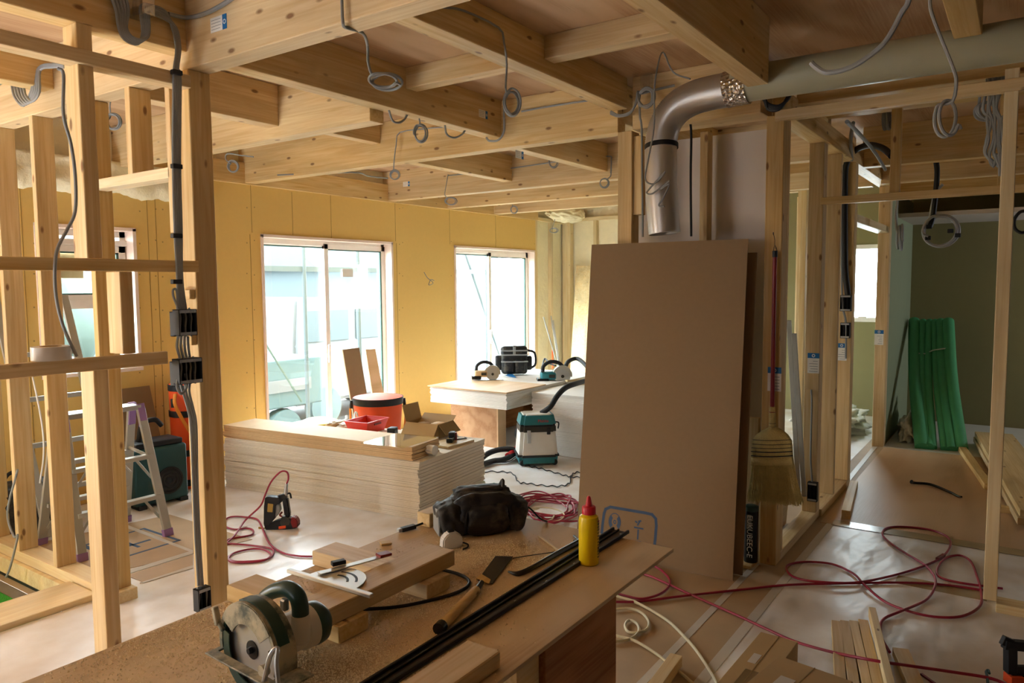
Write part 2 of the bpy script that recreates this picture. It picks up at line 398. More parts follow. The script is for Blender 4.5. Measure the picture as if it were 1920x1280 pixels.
# window wall: three windows, plus an unseen opening added to light the left
WIN = [(2.33,3.02,.93,1.99), (4.14,5.78,.03,2.005), (6.82,8.55,.03,2.01)]
bm = bmesh.new()
def wall_y(bm, x0, x1, y0, y1, z0, z1, holes):
    xs = x0
    for (a,b,c,d) in holes:
        bbox(bm, xs,a,y0,y1,z0,z1); bbox(bm,a,b,y0,y1,d,z1); bbox(bm,a,b,y0,y1,z0,c); xs = b
    bbox(bm, xs,x1,y0,y1,z0,z1)
wall_y(bm, -3.0, 8.6, YW, YW+.17, -.3, 2.42, [(-1.45,-.55,.2,2.0)]+WIN)
struct_bm('wall_window', bm, 'wall_yellow')
bm = bmesh.new(); bbox(bm, -3.0, XF+.15, YW+.05, YW+.2, 2.42, ZC); bbox(bm, 8.6, XF+.15, YW+.05, YW+.2, -.2, 2.42)
struct_bm('wall_foam', bm, 'foam')
bm = bmesh.new()
# far wall: olive board for the rooms on the right, sprayed foam beside the window wall
bm = bmesh.new()
y0w, y1w = 1.28, 1.72
bbox(bm, XF, XF+.15, -3.0, y0w, -.2, ZC); bbox(bm, XF, XF+.15, y1w, 2.6, -.2, ZC); bbox(bm, XF,XF+.15,y0w,y1w,-.2,1.11); bbox(bm, XF,XF+.15,y0w,y1w,1.96,ZC)
struct_bm('wall_far', bm, 'wall_olive')
bm = bmesh.new(); bbox(bm, XF+.05, XF+.17, 2.6, YW+.2, -.2, ZC); struct_bm('wall_far_foam', bm, 'foam')
# unseen walls behind the camera, darkened against bounce; opening added to light near side
bm = bmesh.new(); bbox(bm, -2.75,-2.6,-3,2.1,-.4,ZC); bbox(bm,-2.75,-2.6,2.5,YW+.2,-.4,ZC); bbox(bm,-2.75,-2.6,2.1,2.5,1.7,ZC); bbox(bm,-2.75,-2.6,2.1,2.5,-.4,1.2)
struct_bm('wall_near', bm, 'raw_wall')
bm = bmesh.new(); wall_y(bm, -2.75, XF+.15, -3.1, -2.95, -.4, ZC, [(8.4,8.95,1.15,1.85)]); struct_bm('wall_right', bm, 'raw_wall')
# partition of the room on the right (green plasterboard)
struct('wall_partition', 7.79, XF, 1.06, 1.14, 0, 2.42, 'wall_green')
# white board behind the duct
struct('wall_duct', 4.26, 4.29, 1.17, 1.99, 0, 2.4, 'putty_wall')
# board joints and screws of the window wall belong to it
bm = bmesh.new()
for px, top, bot in ((471,345,436),(620,330,447),(741,378,452),(843,392,458),(929,402,464),(50,265,900),(285,310,900),(548,360,440)):
    x = fy(px, (top+bot)/2, YW).x
    z1 = min(2.42, fy(px, top, YW).z); z0 = fy(px, bot, YW).z
    bbox(bm, x-.002, x+.002, YW-.0015, YW+.001, z0, z1)
for px in (474,746,):
    x = fy(px, 600, YW).x; bbox(bm, x-.002,x+.002,YW-.0015,YW+.001,.02,2.0)
x = fy(300,600,YW).x; bbox(bm, x-.002,x+.002,YW-.0015,YW+.001,.02,2.4)
o = link('joint_lines', bm, 'joint', bpy.data.objects['wall_window'])
bm = bmesh.new()
for px in (463,477,749,755,846,1002,292,305,262,64):
    for k in range(9):
        y = 330+k*62+rnd.uniform(-4,4)
        p = fy(px, y, YW)
        if p.z < 2.4: bbox(bm, p.x-.005,p.x+.005,YW-.001,YW+.001,p.z-.005,p.z+.005)
link('screw_heads', bm, 'screw', bpy.data.objects['wall_window'])
# ---- windows
def window(n, x0,x1,z0,z1, sashes, sill=False):
    w = empty('window_%d' % n, ((x0+x1)/2, YW+.1, z0)); w['kind'] = 'structure'
    L = w.location
    def b(name, mat, boxes, bev=.002):
        bm = bmesh.new()
        for q in boxes: bbox(bm, q[0]-L.x,q[1]-L.x,q[2]-L.y,q[3]-L.y,q[4]-L.z,q[5]-L.z, bev)
        return link(name, bm, mat, w)
    t = .022; yi = YW-.012; yo = YW+.16
    b('window_lining', 'pink_trim', [(x0-.005,x0+t,yi,yo,z0,z1),(x1-t,x1+.005,yi,yo,z0,z1),(x0-.005,x1+.005,yi,yo,z1-t,z1+.005),(x0-.005,x1+.005,yi-(.02 if sill else 0),yo,z0-.005,z0+t)])
    ya, yb = YW+.1, YW+.16; f = .045
    X0,X1,Z0,Z1 = x0+t,x1-t,z0+t,z1-t
    b('window_frame', 'white_frame', [(X0,X0+f,ya,yb,Z0,Z1),(X1-f,X1,ya,yb,Z0,Z1),(X0,X1,ya,yb,Z1-f,Z1),(X0,X1,ya,yb,Z0,Z0+f)])
    for (a,c,za,zb,yy,dark) in sashes:
        s = .05
        sa = b('sash', 'white_frame', [(a,a+s,yy,yy+.03,za,zb),(c-s,c,yy,yy+.03,za,zb),(a,c,yy,yy+.03,zb-s,zb),(a,c,yy,yy+.03,za,za+s)])
        b('gasket', 'gasket', [(a+s,a+s+.005,yy+.005,yy+.028,za+s,zb-s),(c-s-(.018 if dark else .005),c-s,yy+.005,yy+.028,za+s,zb-s),(a+s,c-s,yy+.005,yy+.028,zb-s-.012,zb-s),(a+s,c-s,yy+.005,yy+.028,za+s,za+s+.012)])
        b('glass_pane', 'glass', [(a+s,c-s,yy+.012,yy+.016,za+s,zb-s)], 0)
    return w, b
w1, b1 = window(1, *WIN[1], [(4.16,5.02,.06,1.98,YW+.13,False),(4.93,5.76,.06,1.96,YW+.09,True)])
b1('lock_handle','white_frame',[(4.945,4.965,YW+.07,YW+.09,.80,.98)])
b1('pane_notice','paper',[(5.16,5.30,YW+.088,YW+.09,1.64,1.72)],0)
w2, b2 = window(2, *WIN[2], [(6.84,7.72,.06,1.98,YW+.13,False),(7.62,8.52,.06,1.96,YW+.09,True)])
b2('lock_handle','white_frame',[(7.635,7.655,YW+.07,YW+.09,.80,.98)])
w3, b3 = window(3, *WIN[0], [(2.36,2.99,1.45,1.86,YW+.09,True)], True)
b3('transom','white_frame',[(2.35,3.0,YW+.08,YW+.15,1.4,1.46),(2.35,3.0,YW+.08,YW+.15,1.86,1.9)])
b3('louvre_panel','mdf_tan',[(2.42,2.7,YW+.135,YW+.15,1.62,1.8)])
b3('glass_pane','glass',[(2.37,2.98,YW+.12,YW+.125,.97,1.41)],0)
# small window at the end of the passage
w = empty('window_4', (XF, 1.5, 1.11)); w['kind'] = 'structure'
bm = bmesh.new()
for (a,b_,c,d) in ((y0w-.02,y0w+.03,1.09,1.98),(y1w-.03,y1w+.02,1.09,1.98),(y0w,y1w,1.93,1.98),(y0w,y1w,1.09,1.14)): bbox(bm,-.02,.12,a-1.5,b_-1.5,c-1.11,d-1.11,.002)
link('window_frame', bm, 'white_frame', w)
boxo('glass_pane', .06,.065,-.22,.22,0,.85,'glass',w)
boxo('window_latch', -.04,-.02,.0,.09,.02,.045,'white_frame',w)

# ================================================================ OUTSIDE, seen through the panes
def ext(name, bm, mat, label, cat, parent=None):
    o = link(name, bm, mat, parent)
    if label: tag(o, label, cat)
    return o
bm = bmesh.new(); bbox(bm, -20,45,YW+.3,45,-.7,-.5); o = link('yard_ground', bm, 'ext_ground'); o['kind'] = 'structure'
bm = bmesh.new(); bbox(bm, 3,22,15.8,16,-.5,2.6); tag(link('boundary_net', bm, 'sky_net'), 'pale mesh fence standing beyond the parked vehicles', 'fence')
# white van
v = empty('white_van', (8.3, 9.2, -.5)); tag(v, 'white van parked outside the large sliding window', 'van')
bm = bmesh.new(); prism_bm(bm, [(-1.5,.35),(1.5,.35),(1.5,1.1),(1.15,1.2),(.8,1.85),(-1.45,1.9),(-1.5,1.2)], -.8,.8, RX(PI/2)); bmesh.ops.bevel(bm, geom=bm.edges[:], offset=.05, segments=2, affect='EDGES')
link('van_body', bm, 'ext_white', v, smooth=True)
boxo('side_window', -.35,.35,-.82,-.8,1.25,1.7,'ext_grey',v,.005)
boxo('side_window', -1.3,-.5,-.82,-.8,1.25,1.7,'ext_grey',v,.005)
for xx in (-1,1):
    for yy in (-.78,.78):
        lathe('wheel', [(.0,-.08),(.28,-.08),(.3,0),(.28,.08),(0,.08)], 'ext_teal', v, 20, T(xx,yy,.3)@RX(PI/2), cap=False)
# teal truck bed
v = empty('flatbed_truck', (5.0, 8.2, -.5)); tag(v, 'small flatbed truck with teal bed panels outside the sliding window', 'truck')
boxo('truck_bed', -1.0,1.5,-.7,.7,.55,1.15,'ext_teal',v,.02); boxo('truck_cab', -1.9,-1.0,-.7,.7,.3,1.3,'ext_white',v,.06,True)
boxo('side_letters_panel', .0,1.3,-.72,-.7,.75,.9,'ext_white',v)
for xx in (-1.4,.9):
    for yy in (-.62,.62):
        lathe('wheel', [(.0,-.08),(.25,-.08),(.27,0),(.25,.08),(0,.08)], 'ext_teal', v, 20, T(xx,yy,.27)@RX(PI/2), cap=False)
# scaffold poles and a plank across the openings
for i,(x,lab) in enumerate(((5.75,'upright scaffold pole outside the right half of the sliding window'),(6.6,'upright scaffold pole just right of the sliding window, outside'),(9.3,'upright scaffold pole outside the farther window'))):
    tube('scaffold_pole', [(x,6.9,-.5),(x,6.9,4)], .024, 'ext_grey', seg=10, smooth=0, label=lab, cat='scaffold pole')
tube('scaffold_brace', [(8.6,7.0,2.6),(10.1,7.0,-.2)], .02, 'ext_grey', seg=8, smooth=0, label='diagonal scaffold brace outside the farther window', cat='scaffold brace')
tube('scaffold_brace', [(4.7,6.95,1.7),(5.7,6.95,.2)], .012, 'ext_green', seg=8, smooth=0, label='thin diagonal brace outside the near sliding window', cat='scaffold brace')
boxo('scaffold_rail', 2,12,6.9,6.95,1.72,1.78,'ext_grey'); tag(bpy.data.objects['scaffold_rail'],'horizontal scaffold rail running outside past both large windows','scaffold rail')
bm = bmesh.new(); bbox(bm, 9.5,13.5,11,13,-.5,1.9); o = link('garden_shed', bm, 'ext_grey'); tag(o,'low grey outbuilding with pitched roof beyond the far window','shed')
bm = bmesh.new(); prism_bm(bm, [(-1.2,0),(1.2,0),(0,.7)], -2.2,2.2, T(11.5,12,1.9)@RZ(PI/2)@RX(PI/2)); link('shed_roof', bm, 'ext_grey', o)
bm = bmesh.new(); bmesh.ops.create_icosphere(bm, subdivisions=3, radius=1)
for vv in bm.verts: vv.co *= 1+.25*noise.noise(vv.co*2.5); vv.co = Vector((vv.co.x*1.6+10.5, vv.co.y*.9+14, vv.co.z*.9+.6))
tag(link('shrub', bm, 'ext_green', smooth='all'), 'pale green shrub beyond the parked white van', 'shrub')
bm = bmesh.new(); bmesh.ops.create_icosphere(bm, subdivisions=3, radius=1)
for vv in bm.verts: vv.co *= 1+.25*noise.noise(vv.co*2.5); vv.co = Vector((vv.co.x*1.3+3.5, vv.co.y*.9+10, vv.co.z*1.5+1.3))
tag(link('shrub', bm, 'ext_green', smooth='all'), 'green shrub outside the small left window', 'shrub')

# ================================================================ BEAMS, POSTS, STUDS
def label_sticker(parent, loc, rot, s=1.0):
    """white manufacturer's label with a blue end; local x along the label"""
    m = Matrix.Translation(loc) @ Euler(rot).to_matrix().to_4x4()
    bm = bmesh.new(); bbox(bm, -.045*s,.022*s,-.024*s,.024*s,0,.0012)
    o = link('label_sticker', bm, 'paper'); o.parent = parent; o.matrix_parent_inverse = Matrix.Identity(4); o.matrix_local = parent.matrix_basis.inverted() @ m
    bm = bmesh.new(); bbox(bm, .022*s,.045*s,-.024*s,.024*s,0,.0014); b = link('blue_end', bm, 'blue', o)
    bm = bmesh.new(); lathe_bm(bm, [(.005*s,.0014),(.008*s,.0014),(.008*s,.002),(.005*s,.002)], 12, T(.0335*s,0,0), cap=False); link('logo_ring', bm, 'paper', b)
    bm = bmesh.new()
    for k in range(4): bbox(bm, -.04*s,.015*s*rnd.uniform(.2,1),-.016*s+k*.01*s,-.0145*s+k*.01*s,.0012,.0016)
    link('print_lines', bm, 'cable_grey', o)
    return o
def beam(x0,x1,y0,y1,z0,z1,label,mat='pine',name='ceiling_beam',cat='beam',group=None):
    return timber(name,x0,x1,y0,y1,z0,z1,mat,None,.003,label,cat,group)
g1 = 'exposed beams under the upper floor'
beam_near = beam(1.79,1.89,-2.9,YW+.1,2.43,ZC,'deep pine beam crossing overhead at top left, resting on the near post',group=g1)
beam_near2 = beam(2.905,3.01,2.92,YW+.1,2.43,ZC,'pine beam between the near overhead beam and the deep central beam',group=g1)
beam_mid = beam(3.98,4.08,1.99,YW+.1,2.43,ZC,'deep central pine beam running from the duct post to the yellow wall',group=g1)
beam_far = beam(5.71,5.81,1.2,YW+.1,2.43,ZC,'pine beam beyond the central one, above the space between the windows',group=g1)
beam_f2 = beam(6.67,6.77,1.2,YW+.1,2.43,ZC,'second from farthest of the pine beams over the window room',group=g1)
beam_f3 = beam(7.58,7.68,1.2,YW+.1,2.43,ZC,'farthest of the pine beams over the window room',group=g1)
g2 = 'cross beams between the deep beams'
b_a3 = beam(1.89,3.98,2.82,2.92,2.495,ZC,'cross beam leaving the near post, with a coil hanging beside it',group=g2)
b_a3l = beam(-2.6,1.79,2.82,2.92,2.495,ZC,'cross beam running left from the near post above the stud partition',group=g2)
b_a1 = beam(1.89,3.98,1.93,2.03,2.555,ZC,'cross beam ending on the post beside the flexible duct',group=g2)
b_a4 = beam(1.89,3.465,.985,1.08,2.44,ZC,'thick cross beam whose end hides the joint of duct and pipe',group=g2)
b_a5 = beam(1.89,3.465,.175,.27,2.5,ZC,'short beam end poking down in front of the beige pipe at top right',group=g2)
b_a6 = beam(1.89,2.905,3.67,3.77,2.495,ZC,'cross beam between the near beam and the next, nearest the entrance',group=g2)
beam(1.0,1.79,3.95,4.05,2.52,ZC,'cross beam over the sunken entrance at far left',group=g2)
g3 = 'short joists under the sheathing'
def J(x0,x1,y0,y1,z0,lab): return beam(x0,x1,y0,y1,z0,ZC,lab,name='short_joist',cat='joist',group=g3)
J(3.08,3.17,2.03,2.82,2.62,'short joist in the panelled bay above the two left coils')
J(3.08,3.17,1.08,1.93,2.62,'short joist in the bay in front of the flexible duct')
J(2.75,2.84,.27,.985,2.62,'long joist at top edge running right from the thick cross beam')
J(3.01,3.98,3.9,3.98,2.58,'short joist just left of the central beam, nearest the yellow wall')
J(3.01,3.98,2.99,3.07,2.58,'short joist left of the central beam, behind the hanging coils')
j1 = J(4.08,5.71,3.93,4.03,2.5,'short joist beyond the central beam, over the first large window')
j2 = J(4.08,5.71,2.95,3.05,2.5,'short joist beyond the central beam with a blue ended label')
j3 = J(4.08,5.71,2.0,2.1,2.5,'short joist beyond the central beam, close to the duct post')
# label stickers on their beams
label_sticker(beam_near, fx(410,44,1.7895), (PI/2,0,-PI/2), 1.15)
label_sticker(b_a3, fy(906,214,2.8195)+Vector((0,0,0)), (PI/2,0,0), -1.0 if False else 1.0)
label_sticker(j2, fy(974,290,2.9495), (PI/2,0,0), 1.1)
label_sticker(beam_far, fx(762,345,5.7095), (PI/2,0,-PI/2), 1.0)
# posts
def post(x0,x1,y0,y1,z0,z1,label,mat='pine',name='post',cat='post',group=None): return timber(name,x0,x1,y0,y1,z0,z1,mat,None,.003,label,cat,group)
post_main = post(1.79,1.89,2.82,2.92,0,2.43,'near timber post carrying the socket boxes at left','pine_orange')
post_duct = post(3.98,4.08,1.90,1.99,0,2.43,'post beside the flexible duct, standing behind the big brown board','pine_orange')
timber('packing_stud', 4.0,4.05,1.845,1.9,1.95,2.4,'pine_orange',label='short packing stud nailed to the post beside the duct',cat='stud')
p_broom = post(4.08,4.18,1.075,1.165,0,2.43,'corner post on which the broom hangs','pine_orange')
p_broom2 = timber('stud',4.18,4.22,1.075,1.165,0.05,2.43,'pine',label='stud tight behind the post with the broom',cat='stud')
timber('stud',4.12,4.2,1.50,1.545,0,2.4,'pine',label='stud standing behind the flexible duct against the pale board',cat='stud')
p3 = post(5.03,5.13,1.075,1.165,.05,2.43,'post with a label and a thin cable hole, right of the broom','pine_orange')
p4 = timber('stud',5.54,5.58,1.07,1.165,.05,2.43,'pine',label='stud next behind the labelled post, knotty and broad',cat='stud')
p5 = timber('stud',6.0,6.1,1.06,1.165,.05,2.43,'pine',label='door jamb stud holding the black cable tube and switch boxes',cat='stud')
p6 = post(7.66,7.77,1.05,1.15,0,2.43,'jamb post of the far doorway beside the green wall','pine_orange')
# right-hand partition sill and rails
timber('floor_plate',4.18,5.13,1.075,1.165,0,.05,'pine',label='timber floor plate running from the broom post to the next post',cat='floor plate')
timber('floor_plate',5.13,6.1,1.06,1.165,0,.05,'pine',label='timber floor plate under the studs of the far doorway jamb',cat='floor plate')
beam(4.18,9.3,1.06,1.165,2.43,2.55,'top plate running away along the right partition','pine','top_plate','top plate')
timber('door_lintel',6.1,7.66,1.06,1.16,2.0,2.06,'pine_clean',label='lintel over the far doorway at right',cat='lintel')
bar('rail', (4.09,1.12,2.425),(4.09,-.9,2.425), .045,.055,'pine',label='upper horizontal rail nailed to the broom post, reaching right',cat='rail')
timber('stud',4.08,4.12,.058,.113,.045,2.5,'pine_clean',label='lone tall stud at right edge standing on its own floor plate',cat='stud')
timber('floor_plate',4.06,4.16,-1.5,.06,0,.045,'pine_clean',label='floor plate lying right of the lone tall stud',cat='floor plate')
timber('door_header',5.02,5.07,-1.4,1.09,2.04,2.085,'pine_orange',label='header crossing from the labelled post to the right edge',cat='header')
timber('stud',5.03,5.07,.645,.70,2.085,2.6,'pine_orange',label='left short stud above the header at right',cat='stud')
timber('stud',5.03,5.07,.10,.155,2.085,2.6,'pine_orange',label='right short stud above the header, beside the tangle of cables',cat='stud')
beam(5.0,5.1,-1.4,1.07,2.58,ZC,'beam above the header at right, half hidden behind the pipe','pine_orange',group=g1)
beam(4.3,4.4,-1.6,1.07,2.52,ZC,'beam directly behind the beige pipe','pine_orange',group=g1)
beam(6.3,6.4,-1.6,1.07,2.43,ZC,'brown beam in the right room, nearest behind the header','pine_orange',group=g1)
beam(7.2,7.3,-1.6,1.07,2.4,ZC,'middle brown beam in the right room','pine_orange',group=g1)
bf = beam(8.1,8.2,-1.6,1.07,2.4,ZC,'farthest brown beam in the right room, with a label','pine_orange',group=g1)
label_sticker(bf, fx(1750,299,8.099), (PI/2,0,-PI/2), 1.5)
struct('ceiling_lowered', 8.25, 9.4, -2.9, 1.06, 2.18, 2.22, 'putty_wall')
# stud row glimpsed between the posts
for x,y,lab in ((6.55,1.53,'nearest stud of the row glimpsed between the broom post and its neighbour'),(7.25,1.725,'middle stud of the row glimpsed beyond the broom post'),(8.05,1.93,'farthest stud of the row glimpsed beyond the broom post')):
    timber('stud',x,x+.1,y,y+.045,0,2.43,'pine_clean',label=lab,cat='stud')
beam(6.3,6.4,1.2,2.6,2.3,2.43,'short timber above the stud row glimpsed beyond the broom post','pine_clean','wall_beam',group=g1)
# wall beam above the duct recess
beam(3.985,4.2,1.17,1.90,2.435,ZC,'wall beam above the pale board behind the duct','pine_orange','wall_beam',group=g1)
# ---- left partition (two rails, studs) along Y = 2.82
g4 = 'studs of the left partition'
timber('rail',-1.5,1.79,2.795,2.82,1.611,1.657,'pine',label='upper rail of the left partition, level with the window top',cat='rail')
timber('rail',-1.5,1.64,2.795,2.819,1.247,1.297,'pine',label='lower rail of the left partition carrying the roll of tape',cat='rail')
timber('rail',-1.5,1.79,2.80,2.88,2.35,2.40,'pine',label='topmost rail of the left partition just under the beam',cat='rail')
timber('stud',1.362,1.417,2.82,2.92,1.657,2.495,'pine',label='upper length of the pale stud left of the near post',cat='stud')
timber('stud',1.362,1.417,2.82,2.92,0,1.247,'pine',label='long lower length of the pale stud, down to the white floor',cat='stud')
timber('stud',1.475,1.525,2.82,2.92,1.297,1.611,'pine',label='short stud between the two rails of the left partition',cat='stud')
for z0,z1,lab in ((1.5,1.54,'small packing block on the near post above the upper socket box'),(1.31,1.45,'small packing block on the near post beside the upper socket box')):
    timber('packing_block',1.765,1.79,2.83,2.9,z0,z1,'pine_orange',label=lab,cat='block')
# ---- entrance wall along X = 1.79..1.89
g5 = 'entrance wall studs'
def es(y, z0, z1, lab, w=.04): return timber('stud',1.79,1.89,y,y+w,z0,z1,'pine_orange',label=lab,cat='stud')
es(4.2,.06,2.43,'entrance wall stud, second from the left, with dark knots')
es(4.65,.06,2.43,'entrance wall stud, leftmost but one, foot on the raised plate')
es(5.02,.06,2.43,'entrance wall stud at the left edge of the photo')
es(3.64,.06,2.43,'jamb stud of the entrance doorway, half hidden by the pale stud')
es(3.27,2.05,2.43,'short broad stud above the entrance doorway header')
es(2.96,1.78,2.43,'short pale stud left of the near post, ending above the upper rail',.035)
timber('door_header',1.79,1.87,2.98,3.66,2.01,2.055,'pine_clean',label='header over the entrance doorway between jamb and near post',cat='header')
timber('floor_plate',1.79,1.9,3.6,YW,.0,.06,'pine_clean',label='raised floor plate under the entrance wall studs',cat='floor plate')
o = boxo('riser_board',1.765,1.79,3.95,YW,-.09,.0,'pine_clean'); tag(o,'pale riser board facing the sunken entrance','board')
o = timber('threshold_plank',-.8,1.78,3.76,4.04,0,.03,'pine_clean',label='broad pale plank lying along the edge of the sunken entrance',cat='plank')
o = boxo('vent_strip',1.762,1.79,4.04,YW,-.105,-.0905,'black'); tag(o,'black toothed vent strip under the riser board','strip')
o = boxo('green_turf',.6,1.735,4.2,5.15,-.1999,-.19,'grass'); tag(o,'bright green mat in the sunken entrance','mat')
# foam wall studs
for px,lab in ((1006,'edge stud where yellow board meets the foam'),(1035,'middle stud in the foam beside the far window'),):
    x = fy(px,500,YW).x; timber('foam_stud',x-.025,x+.025,YW-.002,YW+.06,0,2.42,'pine_clean',label=lab,cat='stud')
timber('foam_stud',9.33,9.43,5.42,5.55,0,2.45,'pine_clean',label='corner stud where the two foam walls meet',cat='stud')
timber('foam_stud',9.38,9.46,5.02,5.07,0,2.45,'pine_clean',label='stud in the far foam wall right of the corner',cat='stud')
timber('foam_rail',8.6,9.4,YW-.002,YW+.06,2.42,2.47,'pine_clean',label='top rail of the foam wall beside the far window',cat='rail')
timber('foam_rail',9.38,9.46,2.6,5.45,2.45,2.5,'pine_clean',label='top rail of the far foam wall',cat='rail')
timber('window_lath',3.0,8.6,YW-.03,YW+.03,2.42,2.6,'pine_orange',label='timber plate along the top of the yellow wall',cat='top plate')
# ================================================================ FLOOR COVERINGS
def sheet(name, poly, z0, z1, mat, label, cat, group=None):
    o = prism(name, poly, z0, z1, mat); return tag(o, label, cat, group)
def P2(*pp): return [tuple(fz(*p)[:2]) for p in pp]
sheet('floor_sheet', [(1.9,2.1),(5.68,2.1),(5.68,5.5),(1.9,5.5)], 0,.002,'floor_sheet','white protective sheet covering the floor of the window room','floor sheet')
sheet('floor_sheet', [(-1.5,1.8),(1.9,1.8),(1.9,3.6),(1.79,3.755),(-1.5,3.755)], 0,.0025,'floor_sheet','white protective sheet in the lower left corner, beside the plank','floor sheet')
sheet('floor_sheet', [(5.7,1.2),(9.35,1.2),(9.35,5.5),(5.7,5.5)], 0,.002,'floor_sheet','white protective sheet under the farther piles of board','floor sheet')
sheet('floor_sheet', [(.6,-2.5),(5.0,-2.5),(5.0,.975),(.6,.975)], 0,.002,'floor_sheet','white protective sheet with the looping hose, right foreground','floor sheet')
sheet('floor_panel', [(5.0,-2.7),(7.64,-2.7),(7.64,1.04),(5.0,1.04)], 0,.004,'floor_ply','plywood floor of the right room where the crowbar lies','floor panel')
sheet('floor_sheet', [(7.64,-2.7),(9.38,-2.7),(9.38,1.05),(7.64,1.05)], 0,.003,'plastic_white','crumpled white plastic on the floor behind the green rolls','floor sheet')
brown = P2((160,985),(230,985),(361,1035),(361,1063),(267,1092),(150,1048))
sheet('hardboard_sheet', [(1.95,4.05),(2.75,3.85),(2.75,4.75),(1.95,4.9)], .002,.005,'kraft_floor','brown printed hardboard lying on the floor below the ladder','board')
hb = bpy.data.objects['hardboard_sheet']
prism('printed_frame', [(2.1,4.2),(2.13,4.2),(2.13,4.62),(2.1,4.62)], .005,.0055,'print_blue',hb)
bm = bmesh.new()
for q in ((2.1,2.5,4.2,4.22),(2.48,2.5,4.2,4.6),(2.1,2.5,4.6,4.62),(2.2,2.4,4.36,4.385),(2.28,2.3,4.3,4.45)): bbox(bm,q[0],q[1],q[2],q[3],.005,.0056)
link('printed_mark', bm, 'print_blue', hb)
sheet('floor_tape', P2((230,988),(233,983),(362,1033),(362,1038)), .002,.0058,'tape_grey','pale tape along the far edge of the brown board left','tape')
sheet('floor_tape', P2((235,1072),(235,1079),(362,1039),(362,1033)), .002,.0057,'tape_grey','pale tape crossing the brown board, left of the near post','tape')
sheet('floor_tape', P2((262,1094),(270,1094),(362,1066),(362,1061)), .002,.0059,'tape_grey','pale tape along the near edge of the brown board left','tape')
sheet('hardboard_sheet', P2((237,1080),(362,1040),(362,1063),(268,1092)), .002,.0045,'kraft_floor','narrow brown board strip between two tapes, left','board')
ya, yb = 1.158, 1.192
sheet('floor_tape', [(2.2,ya),(4.06,ya-.004),(4.06,yb-.004),(2.2,yb)], 0,.0015,'tape_grey','pale tape running across the brown floor to the broom post','tape')
sheet('floor_tape', [(2.3,.965),(5.0,.955),(5.0,1.0),(2.3,1.01)], .002,.0035,'tape_grey','pale tape along the edge of the white sheet, right of the bench','tape')
sheet('floor_tape', [(4.98,-2.5),(5.1,-2.5),(5.1,.97),(4.98,.97)], .004,.0055,'tape_clear','wide dull tape joining white sheet and plywood floor','tape')
sheet('floor_tape', [(4.18,.10),(4.3,.10),(4.3,.5),(4.18,.5)], .002,.0035,'tape_clear','short dull tape left of the lone tall stud','tape')
sheet('floor_tape', P2((1594,902),(1645,838),(1636,838),(1583,902)), .002,.004,'tape_grey','pale tape on the passage floor beside the far doorway','tape')
# ================================================================ BOARD STACKS
ORD = ['topmost','second','third','fourth','fifth','sixth','seventh','eighth','ninth','tenth','eleventh','twelfth','thirteenth','fourteenth','fifteenth','sixteenth','seventeenth','eighteenth','nineteenth','twentieth','twenty-first','twenty-second','twenty-third','twenty-fourth','twenty-fifth','twenty-sixth','twenty-seventh','twenty-eighth','twenty-ninth','thirtieth','thirty-first','thirty-second','thirty-third','thirty-fourth','thirty-fifth','thirty-sixth','thirty-seventh','thirty-eighth','thirty-ninth','fortieth','forty-first','forty-second','forty-third','forty-fourth','forty-fifth','forty-sixth','forty-seventh']
def pile(name, x0,x1,y0,y1,z0,t,n,mat,what,where,cat,group,skew=0,jit=.006,every=0,alt=None):
    r = random.Random(int(x0*1000)+n)
    for k in range(n):
        jx, jy = r.uniform(-jit,jit), r.uniform(-jit,jit)
        if every and (k//every)%2: jx -= .007
        c = ((x0+x1)/2+jx,(y0+y1)/2+jy,z0+t*(k+.5)); dx,dy = x1-x0,y1-y0
        bm = bmesh.new()
        if dx >= dy: bbox(bm,-dx/2,dx/2,-dy/2,dy/2,-t/2+.0004,t/2-.0004,.0012); rz = skew
        else: bbox(bm,-dy/2,dy/2,-dx/2,dx/2,-t/2+.0004,t/2-.0004,.0012); rz = skew+PI/2
        o = link(name, bm, alt if alt and k % 3 == 1 else mat); o.location = c; o.rotation_euler = (0,0,rz+r.uniform(-.002,.002))
        i = n-1-k
        pos = 'topmost' if i == 0 else ('bottom one' if k == 0 else ORD[i]+' from the top')
        tag(o, '%s, %s, %s' % (what, pos, where), cat, group)
SK = math.radians(3.2)
pile('plasterboard_sheet', 3.50,4.36,3.29,5.12,.0025,.0116,33,'gypsum','plasterboard sheet','in the low pile nearest the camera','plasterboard','plasterboard in the near low pile',SK+.06,.005,5)
zt = .0025+.0116*33
pile('plywood_sheet', 3.52,3.84,3.33,5.12,zt,.0118,8,'mdf_tan','tan board strip','lying on the near plasterboard pile','board','tan boards on the near pile',SK+.06,.007)
zp = zt+.0118*8
# second pile right of the window (white boards) and the board table
pile('white_board', 5.72,7.2,1.9,3.73,.002,.0155,36,'gypsum_white','white plasterboard sheet','in the tall pile behind the vacuum cleaner','plasterboard','plasterboard in the tall pile behind the vacuum',0,.006,6)
z2 = .002+.0155*36; zT = .60
pile('white_board', 5.345,7.1,3.757,4.645,zT-.0125*12-.012,.0125,12,'gypsum_white','white plasterboard sheet','stacked as a table top on plywood trestles','plasterboard','plasterboard forming the far table top',0,.006)
o = boxo('plywood_sheet', -.33,.33,-.46,.46,0,.010,'sheet_ply'); o.location = (5.655,4.205,zT-.011); tag(o,'thin plywood sheet covering the far table top under the small saw','plywood')
tz2 = zT-.0125*12-.012
